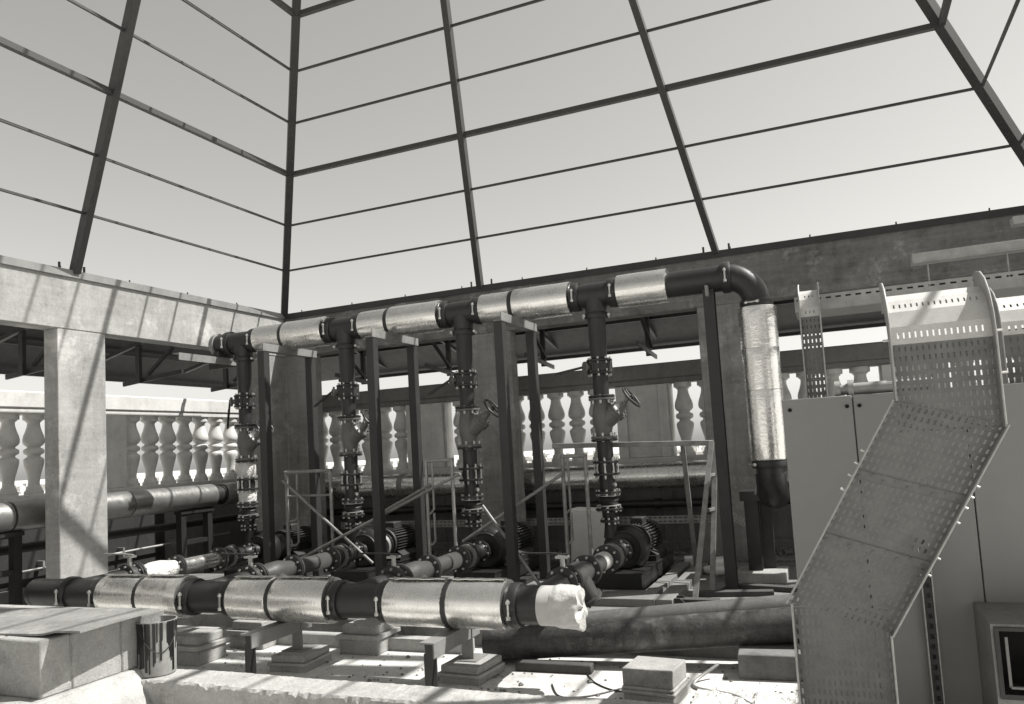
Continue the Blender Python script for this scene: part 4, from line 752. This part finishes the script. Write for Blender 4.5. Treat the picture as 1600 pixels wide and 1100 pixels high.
for p in (P1, P2):
    flange_strip(tr, [p, p + dv], [(0, -1, 0)] * 2, .065); rim = MB(); rim.tube([p + V((0, -.065, 0)), p + dv + V((0, -.065, 0))], .005, 6); build(rim, 'rim', 'galvanised', tr)
    n_ = V((.86, 0, -.5)) * (1 if p is P2 else -1)
    for q in ((.28, .33, .38, .45, .62, .70) if p is P2 else (.25, .31, .37, .44)):
        b_ = p + dv * q + V((0, -.03, 0)); g = MB(); g.cyl(b_, b_ + n_ * .022, .006, n=6); build(g, 'bolt', 'bolt', tr)
du = (P2 - P1)
for q in (.335, .65):
    o_ = P1 + dv * q + V((0, -.004, 0)); g = MB(); g.prism([o_, o_ + du, o_ + du + dv * .035, o_ + dv * .035], (0, -.003, 0)); sp = build(g, 'splice_plate', 'galvanised_dull', tr, smooth=False)
    g = MB()
    for k in range(9):
        c_ = o_ + du * ((k + .5) / 9) + dv * (.009 if k % 2 else .026) + V((0, -.003, 0)); g.cyl(c_, c_ + V((0, -.006, 0)), .006, n=8)
    build(g, 'bolts', 'galvanised_dull', sp, kind='stuff')
lx0, lx1 = -.262, .135
g = MB(); g.perf((lx0, TY, FL + .02), (lx1 - lx0, 0, 0), (0, 0, -.80 - FL - .02), 17, 21, .36, .58, skip=lambda i, j: j in (9, 10, 4, 5)); build(g, 'panel', 'galvanised_dull', tr, smooth=False, solid=.002)
for x, z in ((lx0, -.775), (lx1, -.90)):
    flange_strip(tr, [(x, TY, FL + .02), (x, TY, z)], [(0, -1, 0)] * 2, .065); rim = MB(); rim.tube([(x, TY - .065, FL + .02), (x, TY - .065, z)], .005, 6); build(rim, 'rim', 'galvanised', tr)
for z in (.38, .2): 
    for x in (.24, .65):
        g = MB(); s_ = -1 if x < .4 else 1; g.cyl((x, TY - .03, z), (x + s_ * .025, TY - .03, z), .006, n=6); build(g, 'bolt', 'bolt', tr)
drop_tray(-.165, -.045, 5.3, .93, .1, 5.52, 'narrow perforated tray dropping behind the cabinet beside the downpipe', 5, .2, .045)
drop_tray(.86, 1.4, 4.95, .70, .185, 5.25, 'wide perforated tray dropping behind the cabinet beyond the slanting tray', 17, .24, .065)
t = thing('cable_tray', 'long slotted tray running level above the cabinet', 'cable tray', (1.3, 5.55, .78))
g = MB(); g.perf((-.2, 5.52, .80), (3.4, 0, 0), (0, 0, .1), 56, 2, .55, .24, skip=lambda i, j: j == 0); build(g, 'side', 'galvanised', t, smooth=False, solid=.003)
g = MB(); g.box((-.2, 5.524, .797), (3.2, 5.9, .80)); build(g, 'bottom', 'galvanised', t, smooth=False)
t = thing('trunking', 'slim pale trunking held on thin rods above the level tray', 'trunking', (1.5, 5.6, 1.03))
g = MB(); g.box((.53, 5.56, 1.045), (3.2, 5.66, 1.10)); build(g, 'channel', 'galvanised', t, bevel=.003)
g = MB(); g.box((.53, 5.555, 1.036), (3.2, 5.665, 1.045)); build(g, 'lip', 'galvanised', t, smooth=False)
for x in (.62, 1.06, 1.6, 2.2): g = MB(); g.cyl((x, 5.61, .80), (x, 5.61, 1.04), .005, n=8); build(g, 'rod', 'galvanised', t)
g = MB(); g.box((1.15, 5.8, 1.25), (3.2, 5.9, 1.30)); build(g, 'trunking', 'galvanised', label='upper length of pale trunking against the dark beam', cat='trunking')
t = thing('slotted_strut', 'slotted dark strut standing against the cabinet below the slanting tray', 'strut', (.34, 4.66, FL))
g = MB(); g.perf((.335, 4.63, FL), (.045, 0, 0), (0, 0, 1.15), 1, 22, .42, .5); build(g, 'web', 'steel_dark', t, smooth=False, solid=.003)
for x in (.333, .382): g = MB(); g.box((x - .003, 4.62, FL), (x + .003, 4.69, FL + 1.15)); build(g, 'lip', 'galvanised', t, smooth=False)
